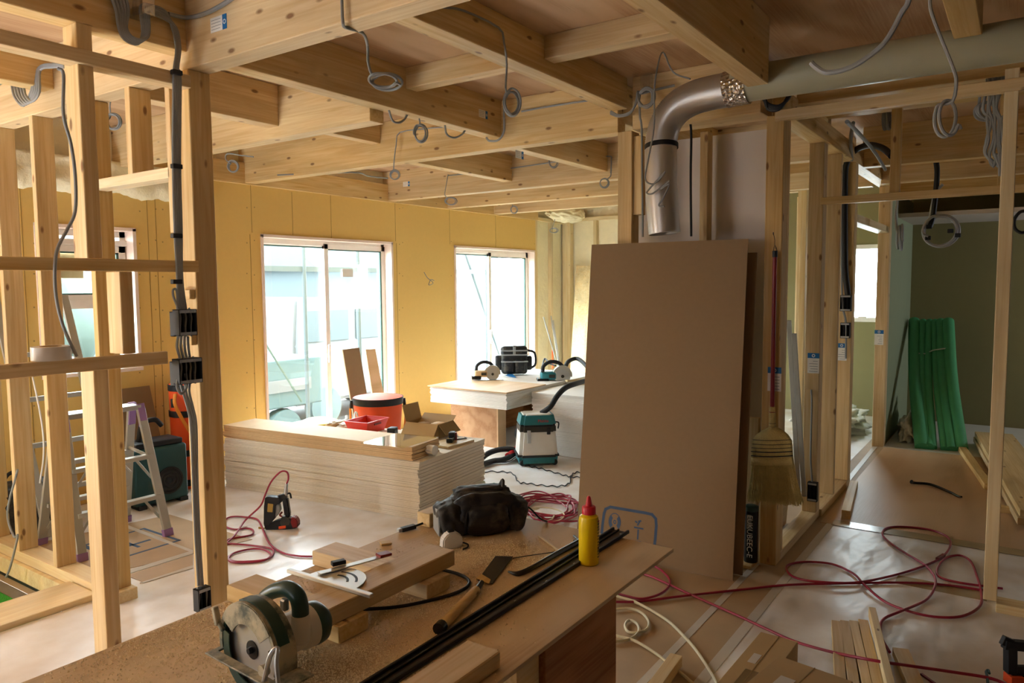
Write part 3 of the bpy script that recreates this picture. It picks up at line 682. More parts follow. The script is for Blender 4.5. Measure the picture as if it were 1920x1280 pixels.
# trestles under it
tr = empty('plywood_trestle', (5.64,4.08,0)); tag(tr,'plywood trestle under the far table, knotty dark side toward the camera','trestle')
boxo('side_panel', 0,.012,.0,.56,.002,tz2,'red_ply',tr); boxo('end_panel', .0,.13,-.014,.0,.002,tz2,'sheet_ply',tr); boxo('side_panel', 1.2,1.212,0,.56,.002,tz2,'leg_ply',tr); boxo('back_panel', .012,1.2,.5,.51,.002,tz2,'leg_ply',tr)  # rear panel added to block window light and keep the space underneath dark
# ================================================================ LEANING SHEETS
bb = Vector((3.742,1.20,.004)); bt_ = Vector((3.955,1.165,1.785)); bl = Vector((3.69,2.07,.004))
xx = (bl-bb).normalized(); yy = (bt_-bb); yy = (yy-xx*yy.dot(xx)).normalized(); zz = xx.cross(yy)
mm = Matrix(((xx.x,yy.x,zz.x,bb.x),(xx.y,yy.y,zz.y,bb.y),(xx.z,yy.z,zz.z,bb.z),(0,0,0,1)))
def leaning_sheet(name, w, h, t, mat, mtx, label):
    o = boxo(name, 0,w,0,h,-t/2,t/2,mat,bev=.0006); o.matrix_world = mtx; return tag(o,label,'board')
big = leaning_sheet('hardboard_sheet', .905,1.79,.006,'hardboard',mm,'large brown hardboard sheet leaning against the duct post')
dz = -1 if (mm.to_3x3() @ Vector((0,0,1))).x > 0 else 1
def mark(name, polyline, w, mat='print_blue'):
    bm = bmesh.new(); pts = [Vector((p[0],p[1],0)) for p in polyline]
    for a,b in zip(pts,pts[1:]):
        d = (b-a).normalized(); n = Vector((-d.y,d.x,0))*w/2
        q = [a-d*w*.3+n,b+d*w*.3+n,b+d*w*.3-n,a-d*w*.3-n]
        vs = [bm.verts.new((v.x,v.y,dz*.0034)) for v in q]; bm.faces.new(vs)
        vs = [bm.verts.new((v.x,v.y,dz*.0026)) for v in q]; bm.faces.new(vs)
    return link(name, bm, mat, big)
inv = mm.inverted()
def onb(px,py):
    d = ray(px,py); o0 = Vector((0,0,CAMZ)); nrm = mm.to_3x3() @ Vector((0,0,1)); t = (bb-o0).dot(nrm)/d.dot(nrm); q = inv @ (o0+d*t); return (q.x,q.y)
mark('printed_frame', [onb(*p) for p in ((1128,1010),(1130,985),(1133,962),(1136,954),(1145,950),(1180,956),(1210,961),(1223,964),(1230,972),(1231,985),(1229,1010),(1226,1035))], .016)
c0 = Vector(onb(1153,978)); rr_ = .036
bm = bmesh.new()
for a0,a1,ri,ro in ((-50,50,.018,.036),(130,230,.018,.036),(0,360,.034,.0375),(0,360,.004,.009)):
    n = 24
    for k in range(n):
        t0 = math.radians(a0+(a1-a0)*k/n); t1 = math.radians(a0+(a1-a0)*(k+1)/n)
        bm.faces.new([bm.verts.new((c0.x+r*math.cos(t),c0.y+r*math.sin(t)*1.35,dz*.0034)) for r,t in ((ri,t0),(ro,t0),(ro,t1),(ri,t1))])
link('printed_logo', bm, 'print_blue', big)
for seg in (((1190,988),(1206,991)),((1196,984),(1200,977)),((1198,977),(1202,976)),((1192,977),(1195,979)),((1197,993),(1196,1010)),((1187,1014),(1202,1016))):
    mark('printed_sign', [onb(*p) for p in seg], .009)
mm2 = mm.copy(); mm2.translation = bb+Vector((.10,-.02,0)); 
o = leaning_sheet('hardboard_sheet', .5,1.72,.006,'hardboard',mm2,'second brown sheet half hidden behind the large leaning one')
bar('offcut_timber', (4.13,1.225,.0),(4.15,1.225,.80),.045,.06,'batten',label='dark offcut standing right behind the leaning brown boards',cat='timber',up=(0,1,0))
# ================================================================ WORKBENCH
BZ = .7
wb = empty('workbench', (1.345,1.33,0)); tag(wb,'makeshift workbench of plywood sheet on plywood boxes, tools all over','workbench')
def wbx(name,x0,x1,y0,y1,z0,z1,mat,bev=.001): return boxo(name,x0-1.345,x1-1.345,y0-1.33,y1-1.33,z0,z1,mat,wb,bev)
wbx('bench_top',.48,2.211,.902,1.757,BZ-.012,BZ,'bench_ply')
wbx('box_leg',1.47,1.85,.925,1.60,0,BZ-.0125,'leg_ply'); wbx('side_board',1.37,1.465,.94,1.6,0,BZ-.0125,'batten'); wbx('box_leg',.62,.95,1.0,1.6,0,BZ-.0125,'leg_ply')
def bz(px,py,z=BZ): return fz(px,py,z)
g = 'timber pieces on the bench'
timber('timber_block',1.165,1.262,1.31,1.752,BZ+.001,BZ+.045,'spruce_block',label='nearer sleeper block under the long timber, beside the circular saw',cat='timber block',group=g)
timber('timber_block',1.47,1.567,1.30,1.765,BZ+.001,BZ+.045,'spruce_block',label='farther sleeper block under the long timber',cat='timber block',group=g)
timber('timber_block',.98,1.62,1.325,1.425,BZ+.0455,BZ+.09,'spruce_block',label='long timber laid across two sleepers, carrying the metal square',cat='timber block',group=g)
timber('timber_block',.72,1.292,.93,1.022,BZ+.001,BZ+.04,'spruce_block',label='timber piece at the bottom edge beside the black rails',cat='timber block',group=g)
timber('timber_block',1.93,2.02,1.69,1.75,BZ+.001,BZ+.05,'spruce_block',label='small block behind the black tool pouch, left side',cat='timber block',group=g)
bar('wood_chip', bz(713,1019,BZ+.005),bz(733,1016,BZ+.005),.03,.007,'pine_orange',label='small flat wood chip behind the long timber',cat='wood chip')
bar('wood_strip', bz(1010,1004,BZ+.004),bz(1049,1033,BZ+.004),.008,.006,'pine_clean',label='thin wooden strip lying right of the black tool pouch',cat='strip')
# metal square (T bar, protractor plate, arm, clamp)
zq = BZ+.0905
sq = empty('protractor_square', (1.30,1.42,zq)); tag(sq,'aluminium protractor square lying on the long timber','measuring square')
a, b = Vector((1.243,1.588,zq+.006)), Vector((1.249,1.284,zq+.006)); L0 = Vector((1.30,1.42,zq))
bar('square_rail', a-L0, b-L0, .014,.010,'alu',sq)
pl = bmesh.new(); n = 22
pc = Vector((1.256,1.44)); 
poly = [(pc.x-1.30, pc.y+.095-1.42)]+[(pc.x+.095*math.cos(t)-1.30+.0, pc.y+.085*math.sin(t)-1.42) for t in [PI/2-PI*k/n for k in range(n+1)]]
prism_bm(pl, poly[1:], .001,.004); link('protractor_plate', pl, 'alu', sq)
for r0 in (.045,.07):
    bm = bmesh.new()
    for k in range(10):
        t0 = -1.0+k*.14; t1 = t0+.14
        q = [(pc.x-1.30+r*math.cos(t)*.9, pc.y-1.42+r*math.sin(t)*.9) for r,t in ((r0,t0),(r0+.007,t0),(r0+.007,t1),(r0,t1))]
        prism_bm(bm, q, .004,.0046)
    link('arc_slot', bm, 'black', sq)
bar('square_arm', Vector((1.27,1.50,zq+.007))-L0, Vector((1.47,1.445,zq+.007))-L0,.022,.004,'alu',sq)
bar('locking_clamp', Vector((1.325,1.512,zq+.013))-L0, Vector((1.36,1.498,zq+.013))-L0,.018,.012,'black',sq)
bar('arm_end', Vector((1.44,1.453,zq+.012))-L0, Vector((1.475,1.443,zq+.012))-L0,.03,.008,'red_dark',sq)
# japanese saw
hs = empty('hand_saw', bz(860,1140)); tag(hs,'pull saw with rattan wrapped handle, lying on the bench','hand saw'); O = Vector(hs.location)
h0 = bz(829,1172,BZ+.014); h1 = bz(893,1106,BZ+.014)
tube('saw_handle', [h0-O,(h0*.5+h1*.5)-O,h1-O], .013,'batten',hs,12,3,rads=[.0145,.013,.0125])
tube('handle_cap', [h0-O-(h1-h0).normalized()*.022,h0-O], .0155,'black_gloss',hs,12,0)
tube('neck', [h1-O, bz(903,1092,BZ+.010)-O], .008,'steel_dark',hs,8,0)
bm = bmesh.new(); prism_bm(bm, [tuple((bz(*p)-O)[:2]) for p in ((896,1090),(923,1097),(962,1046),(929,1045))], .004,.0055); link('saw_blade', bm, 'steel_dark', hs)
bm = bmesh.new(); prism_bm(bm, [tuple((bz(*p)-O)[:2]) for p in ((893,1088),(917,1098),(920,1090),(902,1079))], .0056,.0066); link('bright_heel', bm, 'pine_orange', hs)
tube('thin_wire_rod', [bz(962,1046,BZ+.003),bz(1000,1040,BZ+.003),bz(1052,1033,BZ+.003)],.0015,'steel_dark',seg=6,label='thin dark rod reaching from the pull saw toward the strip',cat='rod')
# black sliding rails
rl = empty('guide_rail', (1.7,1.12,BZ)); tag(rl,'long black guide rails dusted with sawdust, lying along the bench','guide rail'); O = Vector(rl.location)
def rail(nm, y0a,y1a, off, w, h, mat): return bar(nm, Vector((.78,y0a+off,BZ+h/2+.001))-O, Vector((2.262,y1a+off,BZ+h/2+.001))-O, w, h, mat, rl)
rail('rail_base',1.10,1.117,0,.06,.004,'steel_dark')
rail('rail_channel',1.118,1.136,.006,.008,.012,'black'); rail('rail_channel',1.118,1.136,-.014,.005,.010,'black_gloss'); rail('rail_channel',1.095,1.10,-.014,.008,.012,'black')
bm = bmesh.new()
for k in range(9): bbox(bm, -.75+k*.16-.004,-.75+k*.16+.004,-.036+.0015*k,-.030+.0015*k,.005,.0065)
link('rivets', bm, 'steel', rl)
# crowbar on the bench
tube('crowbar', [bz(953,1071,BZ+.007),bz(972,1075,BZ+.007),bz(1000,1063,BZ+.008),bz(1040,1040,BZ+.009),bz(1088,1014,BZ+.009)], .008,'steel_dark',seg=8,rads=[.003,.008,.008,.0085,.009],label='dark flat crowbar lying between pull saw and glue bottle',cat='crowbar')
bm = bmesh.new(); 
for s in (0,1): bar('claw', bz(1086,1013+4*s,BZ+.009), bz(1076,1004+9*s,BZ+.006), .007,.006,'steel_dark', None)
for q in [o for o in bpy.data.objects if o.name.startswith('claw')]: 
    q.parent = bpy.data.objects['crowbar']
bm.free()
# glue bottle
gb = empty('glue_bottle', bz(1104,1056)); tag(gb,'yellow glue bottle with red cap standing on the bench','bottle')
lathe('bottle_body', [(.026,0),(.030,.004),(.031,.03),(.031,.10),(.031,.135),(.028,.148),(.018,.154),(.017,.158)], 'yellow', gb, 32)
lathe('cap', [(.021,.156),(.021,.176),(.019,.179),(.010,.180),(.0095,.186),(.006,.206),(.003,.210)], 'red', gb, 24)
bm = bmesh.new()
for k in range(12):
    z = .128-k*.0092; hh = .0022 if k not in (8,9) else .004
    for j in range(7):
        a0 = math.radians(-150+j*8+rnd.uniform(0,2)+20); a1 = a0+math.radians(rnd.uniform(4,7))
        q = [bm.verts.new((.0316*math.cos(a),.0316*math.sin(a),zz_)) for a,zz_ in ((a0,z-hh),(a1,z-hh),(a1,z+hh),(a0,z+hh))]; bm.faces.new(q)
link('label_print', bm, 'black', gb, rot=(0,0,math.radians(35)))
bm = bmesh.new()
for j in range(6):
    a0 = math.radians(-130+j*8); q = [bm.verts.new((.0317*math.cos(a),.0317*math.sin(a),z)) for a,z in ((a0,.134),(a0+.12,.134),(a0+.12,.139),(a0,.139))]; bm.faces.new(q)
link('label_heading', bm, 'red', gb, rot=(0,0,math.radians(35)))
# tape measure
tm = empty('tape_measure', bz(846,1026), rz=-.5); tag(tm,'grey and black tape measure beside the tool pouch','tape measure')
prism('measure_case', [(-.035,0),(-.033,.035),(-.015,.052),(.012,.054),(.032,.04),(.036,.012),(.03,0)], -.017,.017,'offwhite',tm,RX(PI/2),.004,True)
boxo('lock_button',-.012,.01,-.008,.008,.052,.058,'black',tm,.002); boxo('tape_tongue',-.055,-.033,-.008,.008,.004,.008,'black',tm,.001)
tube('wrist_loop',[(.03,0,.012),(.05,.01,.004),(.055,-.01,.004),(.045,-.03,.003),(.025,-.04,.003)],.0025,'black',tm)
# tool pouch (lying, dusty black)
pc_ = bz(925,1010); tp = empty('tool_pouch', pc_+Vector((.055,.085,0)), rz=math.radians(-38)); tp.scale = (1.08,1.0,1.12); tag(tp,'dusty black leather tool pouch slumped on the bench','tool pouch')
def blob(name, c, s, mat, parent, sub=3, amp=.06, pw=3.0, rot=(0,0,0), seed=0, zmin=None):
    bm = bmesh.new(); bmesh.ops.create_icosphere(bm, subdivisions=sub+1, radius=1)
    R_ = Euler(rot).to_matrix()
    for v in bm.verts:
        d = v.co.normalized(); q = (abs(d.x)**pw+abs(d.y)**pw+abs(d.z)**pw)**(-1/pw); p = d*q
        p *= 1+amp*noise.noise(p*2.6+Vector((seed,seed*2,0)))+amp*.35*noise.noise(p*7+Vector((seed,0,3)))
        v.co = R_ @ Vector((p.x*s[0],p.y*s[1],p.z*s[2])) + Vector(c)
        if zmin is not None and v.co.z < zmin: v.co.z = zmin
    return link(name, bm, mat, parent, smooth='all')
blob('pouch_body',(0.0,0,.062),(.105,.075,.062),'black_soft',tp,4,.12,4,zmin=.001)
blob('front_pocket',(0.0,-.045,.055),(.07,.042,.048),'black_soft',tp,3,.12,4.5,(.35,0,0),3,zmin=.001)
blob('side_pocket',(-.11,-.01,.05),(.04,.06,.052),'black_soft',tp,3,.1,5,(0,-.25,0),5,zmin=.001)
blob('side_pocket',(.095,.0,.052),(.04,.065,.05),'black_soft',tp,3,.1,5,(0,.3,0),8,zmin=.001)
blob('rolled_flap',(.0,.03,.115),(.085,.035,.018),'black_soft',tp,3,.15,4,(0,0,0),9)
tube('pocket_piping',[(-.07,-.06,.012),(-.072,-.075,.06),(-.05,-.062,.098),(0,-.055,.108),(.05,-.062,.098),(.07,-.075,.06),(.068,-.06,.012)],.0045,'black',tp,8)
tube('belt_strap',[(.12,.02,.03),(.16,.03,.05),(.20,.02,.012),(.22,-.0,.004)],.007,'black',tp,8,flat=.4)
tube('buckle_tab',[(.06,.03,.115),(.075,.025,.145),(.07,.01,.12)],.006,'steel_dark',tp,8)
boxo('grey_binding',-.155,-.148,-.05,.04,.008,.085,'cable_grey',tp,.003)
# black power plug with its lead
pg = empty('power_lead', bz(772,990)); tag(pg,'black connector with shiny end and lead on the far bench edge','connector'); O = Vector(pg.location)
bar('connector_body', bz(752,993,BZ+.009)-O, bz(778,986,BZ+.009)-O,.02,.014,'black',pg); bar('metal_end', bz(746,994,BZ+.009)-O, bz(755,992,BZ+.009)-O,.018,.012,'steel',pg)
tube('lead',[bz(778,986,BZ+.01)-O,bz(800,978,BZ+.012)-O,bz(825,969,BZ+.008)-O,bz(843,964,BZ+.006)-O],.004,'black',pg)
# cord of the circular saw
tube('rubber_cord',[bz(572,1150,BZ+.055),bz(600,1146,BZ+.05),bz(640,1142,BZ+.050),bz(700,1141,BZ+.01),bz(760,1135,BZ+.006),bz(830,1119,BZ+.006),bz(868,1105,BZ+.006),bz(880,1091,BZ+.006),bz(865,1078,BZ+.006),bz(838,1070,BZ+.006),bz(818,1069,BZ+.006)],.0048,'black',seg=8,label='black rubber cord curling from the circular saw across the bench',cat='cord')
# sawdust heaps and grains
bm = bmesh.new(); r = random.Random(3)
for k in range(26000):
    m = r.random()
    if m < .45: px = r.gauss(620,110); py = r.gauss(1225,50)
    elif m < .7: px = r.gauss(350,120); py = 1130+abs(r.gauss(0,60))+(350-px)*.35
    elif m < .85: px = r.gauss(800,90); py = r.gauss(1110,40)
    else: px = r.gauss(930,60); py = r.gauss(1040,14)
    p = bz(px,py)
    if not (.5 < p.x < 2.2 and .91 < p.y < 1.75): continue
    if 1.16 < p.x < 1.265 and 1.305 < p.y < 1.755: continue
    if 1.465 < p.x < 1.57 and 1.295 < p.y < 1.77: continue
    s = r.uniform(.0006,.0028); a = r.random()*6.28; dx, dy = math.cos(a)*s, math.sin(a)*s
    q = [bm.verts.new((p.x+dx,p.y+dy,BZ)),bm.verts.new((p.x-dy,p.y+dx,BZ)),bm.verts.new((p.x-dx,p.y-dy,BZ)),bm.verts.new((p.x,p.y,BZ+s*1.1))]
    bm.faces.new((q[0],q[1],q[3])); bm.faces.new((q[1],q[2],q[3])); bm.faces.new((q[2],q[0],q[3]))
tag(link('sawdust', bm, 'sawdust'), 'loose sawdust scattered over the workbench top','sawdust',kind='stuff')
# circular saw in the foreground
def ring(bm, ri, ro, y0, y1, a0, a1, n=24):
    V = []
    for k in range(n+1):
        t = math.radians(a0+(a1-a0)*k/n); c, s = math.cos(t), math.sin(t)
        V.append([bm.verts.new((r*c,y,r*s)) for r,y in ((ri,y0),(ro,y0),(ro,y1),(ri,y1))])
    for k in range(n):
        for j in range(4): bm.faces.new((V[k][j],V[k][(j+1)%4],V[k+1][(j+1)%4],V[k+1][j]))
    bm.faces.new(V[0]); bm.faces.new(V[-1][::-1])
cs = empty('circular_saw', (.918,1.295,.798), rz=math.radians(-93)); tag(cs,'grey and dark green circular saw dusty in the foreground','circular saw')
bm = bmesh.new(); n = 48; ve = []
for k in range(n):
    t = 2*PI*k/n; r0 = .086+(.004 if k%2 else 0); ve.append((r0*math.cos(t),r0*math.sin(t)))
prism_bm(bm, ve, -.001,.001, RX(PI/2)); bl_ = link('saw_blade', bm, 'steel', cs)
lathe('blade_bolt',[(0.001,-.012),(.006,-.012),(.007,-.004),(.020,-.003),(.020,.002)],'black_gloss',cs,16,RX(-PI/2))
bm = bmesh.new(); ring(bm,.093,.103,-.014,.034,-15,190,40); ring(bm,.058,.101,-.016,-.011,35,150,30); ring(bm,.02,.101,.030,.036,-15,190,40); link('upper_guard', bm, 'saw_dusty', cs, smooth=True)
bm = bmesh.new(); ring(bm,.1035,.106,-.006,.02,20,110,24); link('guard_band', bm, 'saw_green', cs, smooth=True)
bm = bmesh.new(); ring(bm,.087,.094,-.012,.014,150,300,36); ring(bm,.07,.094,-.0125,-.010,165,290,30); link('lower_guard', bm, 'saw_green', cs, smooth=True)
bm = bmesh.new(); bbox(bm,-.02,.02,-.022,-.012,-.004,.004,.002,T(-.098,0,.035)@RY(.6)); bbox(bm,-.006,.006,-.024,-.012,-.02,.02,.002,T(-.105,0,.05)@RY(-.3)); link('guard_lever', bm, 'saw_dusty', cs)
bm = bmesh.new(); bbox(bm,-.11,.15,-.045,-.022,-.026,-.022,.001); bbox(bm,-.11,-.095,-.022,.04,-.026,-.022,.001); bbox(bm,.10,.15,-.022,.04,-.026,-.022,.001); link('base_plate', bm, 'saw_dusty', cs)
lathe('motor_housing',[(.001,0.03),(.030,.03),(.040,.04),(.043,.06),(.043,.11),(.047,.115),(.047,.15),(.04,.17),(.028,.178),(.001,.18)],'offwhite',cs,28,RX(-PI/2)@T(.0,.0,0))
lathe('brush_cap',[(.001,.0),(.012,.0),(.014,-.006),(.010,-.007),(.001,-.005)],'black_gloss',cs,20,T(.030,.150,-.018)@RY(-PI/2+PI)@RX(.4),cap=False)
lathe('end_cap',[(.0475,.14),(.0485,.15),(.046,.166),(.03,.182),(.001,.185)],'saw_green',cs,28,RX(-PI/2),cap=False)
tube('rear_handle',[(-.085,.07,.04),(-.065,.075,.07),(-.03,.08,.092),(.005,.085,.102),(.03,.088,.095),(.042,.088,.075),(.043,.088,.05)],.016,'saw_green',cs,14,rads=[.012,.015,.017,.018,.018,.018,.018])
tube('handle_base',[(.043,.088,.055),(.042,.088,.03),(.035,.085,.0)],.02,'offwhite',cs,14,rads=[.019,.021,.026])
boxo('trigger',.0,.018,.066,.08,.06,.085,'steel',cs,.003)
tube('angle_bracket',[(.09,-.036,-.026),(.105,-.03,.03),(.115,-.02,.045),(.125,-.03,.02),(.14,-.036,-.026)],.005,'steel',cs,8)
tube('depth_lever',[(.06,.04,.01),(.09,.02,.03),(.075,-.012,.018)],.006,'steel_dark',cs,8)
lathe('pivot_knob',[(.001,-.03),(.012,-.03),(.012,-.016),(.001,-.016)],'saw_dusty',cs,12,T(.072,0,-.012)@RX(-PI/2)@T(0,0,0))
# ================================================================ ON THE NEAR PILE
def pz(px,py,z=None): return fz(px,py,zp if z is None else z)
def wz(px,py): return fz(px,py,zt)
o = prism('clear_plastic_sheet', [tuple(pz(*p)[:2]) for p in ((676,831),(744,812),(822,820),(757,840))], zp+.001,zp+.003,'clear_plastic'); tag(o,'glossy clear plastic sheet lying on the tan boards','plastic sheet')
pr_ = empty('paper_roll', wz(816,855)); tag(pr_,'small roll of white paper poking out beside the tan boards','paper roll'); 
bm = bmesh.new(); tube_bm(bm,[(0,0,.04),(.0,.25,.04)],.034,20,0); link('roll', bm,'paper',pr_,smooth=True)
o = timber('wood_slab',4.03,4.33,3.34,3.53,zt+.001,zt+.018,'batten',label='small varnished panel under the cordless tool at the pile corner',cat='panel')
ct = empty('cordless_tool', wz(848,829)+Vector((0,0,.019)), rz=.5); ct.scale=(.8,.8,.8); tag(ct,'black cordless driver with strap lying on the small panel','power tool')
boxo('tool_head',-.045,.05,-.03,.03,.0,.075,'black',ct,.012,True); tube('head_ring',[(.0,-.033,.0),(.0,-.033,.03),(.0,-.033,.07)],.012,'red_dark',ct); boxo('battery',-.15,-.05,-.028,.028,.002,.04,'black_gloss',ct,.006,True); tube('bit',[(.05,0,.04),(.11,0,.03),(.13,-.01,.03)],.006,'steel_dark',ct); boxo('white_badge',.005,.035,-.047,-.0445,.02,.05,'white_pl',ct,.001)
tube('bent_rod',[(4.22,3.46,zt+.022),(4.27,3.43,zt+.022),(4.31,3.40,zt+.024),(4.33,3.43,zt+.024)],.004,'steel_dark',label='thin curved rod beside the cordless driver',cat='rod')
# cardboard box with open flaps
cb = empty('cardboard_box', (4.345,3.79,zt), rz=.12); tag(cb,'open cardboard box with raised flaps behind the cordless driver','box')
w_,d_,h_ = .105,.15,.11
bm = bmesh.new(); bbox(bm,-w_,w_,-d_,-d_+.004,0,h_); bbox(bm,-w_,w_,d_-.004,d_,0,h_); bbox(bm,-w_,-w_+.004,-d_,d_,0,h_); bbox(bm,w_-.004,w_,-d_,d_,0,h_); bbox(bm,-w_,w_,-d_,d_,0,.004); link('carton', bm,'cardboard',cb)
for nm,mt in (('flap',T(-w_,0,h_)@RY(-.9)@T(-.055,0,0)),('flap',T(w_,0,h_)@RY(1.25+PI/2-.3)@T(-.0,0,0))):
    bm = bmesh.new(); bbox(bm,-.055,.055,-d_,d_,-.002,.002,0,mt); link('flap',bm,'cardboard',cb)
bm = bmesh.new(); bbox(bm,-w_,w_,-.002,.002,0,.13,0,T(0,d_,h_)@RX(-.25)); link('flap',bm,'cardboard',cb)
bm = bmesh.new(); bbox(bm,-w_,w_,-.002,.002,0,.10,0,T(0,-d_,h_)@RX(2.4)); link('flap',bm,'cardboard_dark',cb)
bm = bmesh.new()
for k in range(3): bbox(bm,-w_-.002,-w_,-.1+k*.03,-.08+k*.03,.04,.08)
bbox(bm,.02,.09,-d_-.002,-d_,.02,.06); link('printed_marks',bm,'cable_light',cb)
for k,(x,y) in enumerate(((-.03,.05),(.02,-.06))): blob('content_pack',(x,y,.07),(.06,.05,.03),'mdf_tan',cb,2,.1,4)
bt = empty('battery_charger', (4.19,4.04,zt), rz=.4); bt.scale=(.7,.7,.8); tag(bt,'black ribbed charger between basket and cardboard box','charger')
boxo('charger_body',-.06,.06,-.045,.045,0,.075,'black',bt,.012,True); bm=bmesh.new()
for k in range(5): bbox(bm,-.05+k*.018,-.04+k*.018,-.05,-.044,.015,.06)
link('vent_ribs',bm,'black_gloss',bt)
# red basket
rb = empty('red_basket', (4.17,4.30,zt), rz=.15); rb.scale=(.85,.85,.95); tag(rb,'red plastic basket of tools in front of the orange bucket','basket')
def tray(bm,w0,d0,w1,d1,h,t=.004):
    o_ = [[bm.verts.new((sx*w,sy*d,z)) for sx,sy in ((-1,-1),(1,-1),(1,1),(-1,1))] for w,d,z in ((w0,d0,0),(w1,d1,h),(w1-t,d1-t,h),(w0-t,d0-t,t))]
    for i in range(3):
        for j in range(4): bm.faces.new((o_[i][j],o_[i][(j+1)%4],o_[i+1][(j+1)%4],o_[i+1][j]))
    bm.faces.new(o_[0][::-1]); bm.faces.new(o_[3])
bm = bmesh.new(); tray(bm,.13,.10,.165,.13,.105); link('basket_body',bm,'red_basket',rb)
bm = bmesh.new()
for q in ((-.172,.172,-.137,-.125),(-.172,.172,.125,.137),(-.172,-.16,-.137,.137),(.16,.172,-.137,.137)): bbox(bm,q[0],q[1],q[2],q[3],.1,.108,.002)
link('rim',bm,'red_basket',rb); boxo('hand_slot',-.05,.05,-.129,-.122,.07,.085,'red_dark',rb)
o = bar('long_pliers',wz(690,777)+Vector((0,0,.04)),wz(712,800)+Vector((0,0,.06)),.014,.01,'steel_dark',label='dark pliers sticking out of the red basket',cat='pliers')
tube('hooked_hammer',[wz(666,800)+Vector((0,0,.02)),wz(666,795)+Vector((0,0,.09)),wz(669,795)+Vector((0,0,.10)),wz(671,796)+Vector((0,0,.07))],.008,'offwhite',label='pale hook shaped tool standing in the red basket corner',cat='tool')
# things left on the pile: yellow tray, gloves, flat tools
yh = empty('yellow_tray', (4.16,4.86,zt), rz=.1); tag(yh,'yellow shallow tray at the far end of the near pile','tray')
lathe('tray_shell',[(.16,.0),(.17,.02),(.165,.03),(.10,.055),(.02,.062),(.001,.062)],'yellow',yh,28)
gl = empty('work_gloves', (4.15,4.62,zt), rz=0); tag(gl,'crumpled dusty work gloves beside the yellow tray','gloves')
blob('glove',(0,0,.03),(.10,.05,.03),'batten',gl,3,.4,2.5,seed=2,zmin=.001); blob('glove',(.03,-.09,.028),(.09,.045,.028),'offwhite',gl,3,.4,2.5,seed=6,zmin=.001); tube('cuff',[(.05,0,.04),(.12,.02,.05),(.15,.05,.07)],.016,'offwhite',gl)
hm = empty('claw_hammer', (4.17,4.38,zt), rz=-.6); tag(hm,'hammer lying across dark tools on the near pile','hammer')
tube('handle',[(-.15,0,.03),(.10,0,.045)],.012,'batten',hm); tube('head',[(.10,-.05,.045),(.10,.05,.045)],.015,'steel_dark',hm)
o = boxo('flat_tool_case',-.12,.12,-.05,.05,0,.02,'black'); o.location=(4.12,4.36,zt); o.rotation_euler=(0,0,.5); tag(o,'flat black tool lying under the hammer','tool')
o = boxo('folded_drawing',-.14,.14,-.1,.1,0,.004,'paper'); o.location=(4.16,4.17,zt); o.rotation_euler=(0,0,.2); tag(o,'white folded drawing on the near pile left of the basket','paper')
bar('marker_square',(4.02,4.12,zt+.004),(4.25,4.3,zt+.008),.02,.003,'steel_dark',label='dark carpenter square lying on the folded drawing',cat='square')
# orange bucket
ob = empty('orange_bucket', (4.62,4.62,.002), rz=.2); tag(ob,'orange soft bucket with dark rim standing behind the near pile','bucket')
zb = .60
lathe('bucket_wall',[(.17,0),(.19,.28),(.215,zb-.02),(.205,zb-.02),(.18,.28),(.16,.01)],'orange',ob,32,cap=False)
lathe('rim_band',[(.217,zb-.075),(.220,zb-.03),(.219,zb-.015),(.2165,zb-.02),(.2155,zb-.075)],'black',ob,32,cap=False)
lathe('lid_cloth',[(.001,zb-.004),(.12,zb+.0),(.212,zb-.016),(.212,zb-.02),(.001,zb-.02)],'orange',ob,32,cap=False)
for a_ in (-.9,2.2):
    x,y = .225*math.cos(a_),.225*math.sin(a_)
    tube('side_strap',[(x*.98,y*.98,zb-.06),(x*1.06,y*1.06,zb-.12),(x*1.04,y*1.04,zb-.25),(x*.95,y*.95,.2)],.012,'orange_strap',ob,flat=.5); tube('strap_buckle',[(x,y,zb-.04),(x*1.03,y*1.03,zb-.11)],.014,'black',ob)
# hardboard offcuts leaning in the large window
def lean(name,pts4,t,mat,label,cat):
    a_,b_,c_,d_ = [Vector(p) for p in pts4]; n_ = (b_-a_).cross(d_-a_).normalized()*t
    bm = bmesh.new(); f_ = [bm.verts.new(p) for p in (a_,b_,c_,d_)]; k_ = [bm.verts.new(p+n_) for p in (a_,b_,c_,d_)]
    bm.faces.new(f_[::-1]); bm.faces.new(k_)
    for i in range(4): bm.faces.new((f_[i],f_[(i+1)%4],k_[(i+1)%4],k_[i]))
    o = link(name,bm,mat); return tag(o,label,cat)
def wl(px,py,y): return fy(px,py,y)
l1 = lean('hardboard_offcut',[wl(672,845,5.2),wl(704,845,5.2),wl(672,652,5.5),wl(641,656,5.5)],.012,'hardboard','brown board offcut with printed arcs leaning in the sliding window','board')
lean('plank_offcut',[wl(712,845,5.2),wl(737,845,5.2),wl(701,655,5.5),wl(683,656,5.5)],.02,'sheet_ply','narrow grained plank leaning right of the brown offcut in the window','plank')
def on_l1(px,py):
    a_,b_,d_ = [l1.data.vertices[i].co for i in (0,1,3)]; n_ = (b_-a_).cross(d_-a_).normalized(); o0 = Vector((0,0,CAMZ)); dd = ray(px,py); return o0+dd*((a_-o0).dot(n_)/dd.dot(n_))-dd.normalized()*.004
tube('printed_arc',[on_l1(*p) for p in ((653,721),(660,722),(665,730),(668,745),(670,770))],.003,'print_blue',l1,seg=6); tube('printed_arc',[on_l1(*p) for p in ((685,718),(679,719),(676,725),(679,745),(682,760))],.003,'print_blue',l1,seg=6)
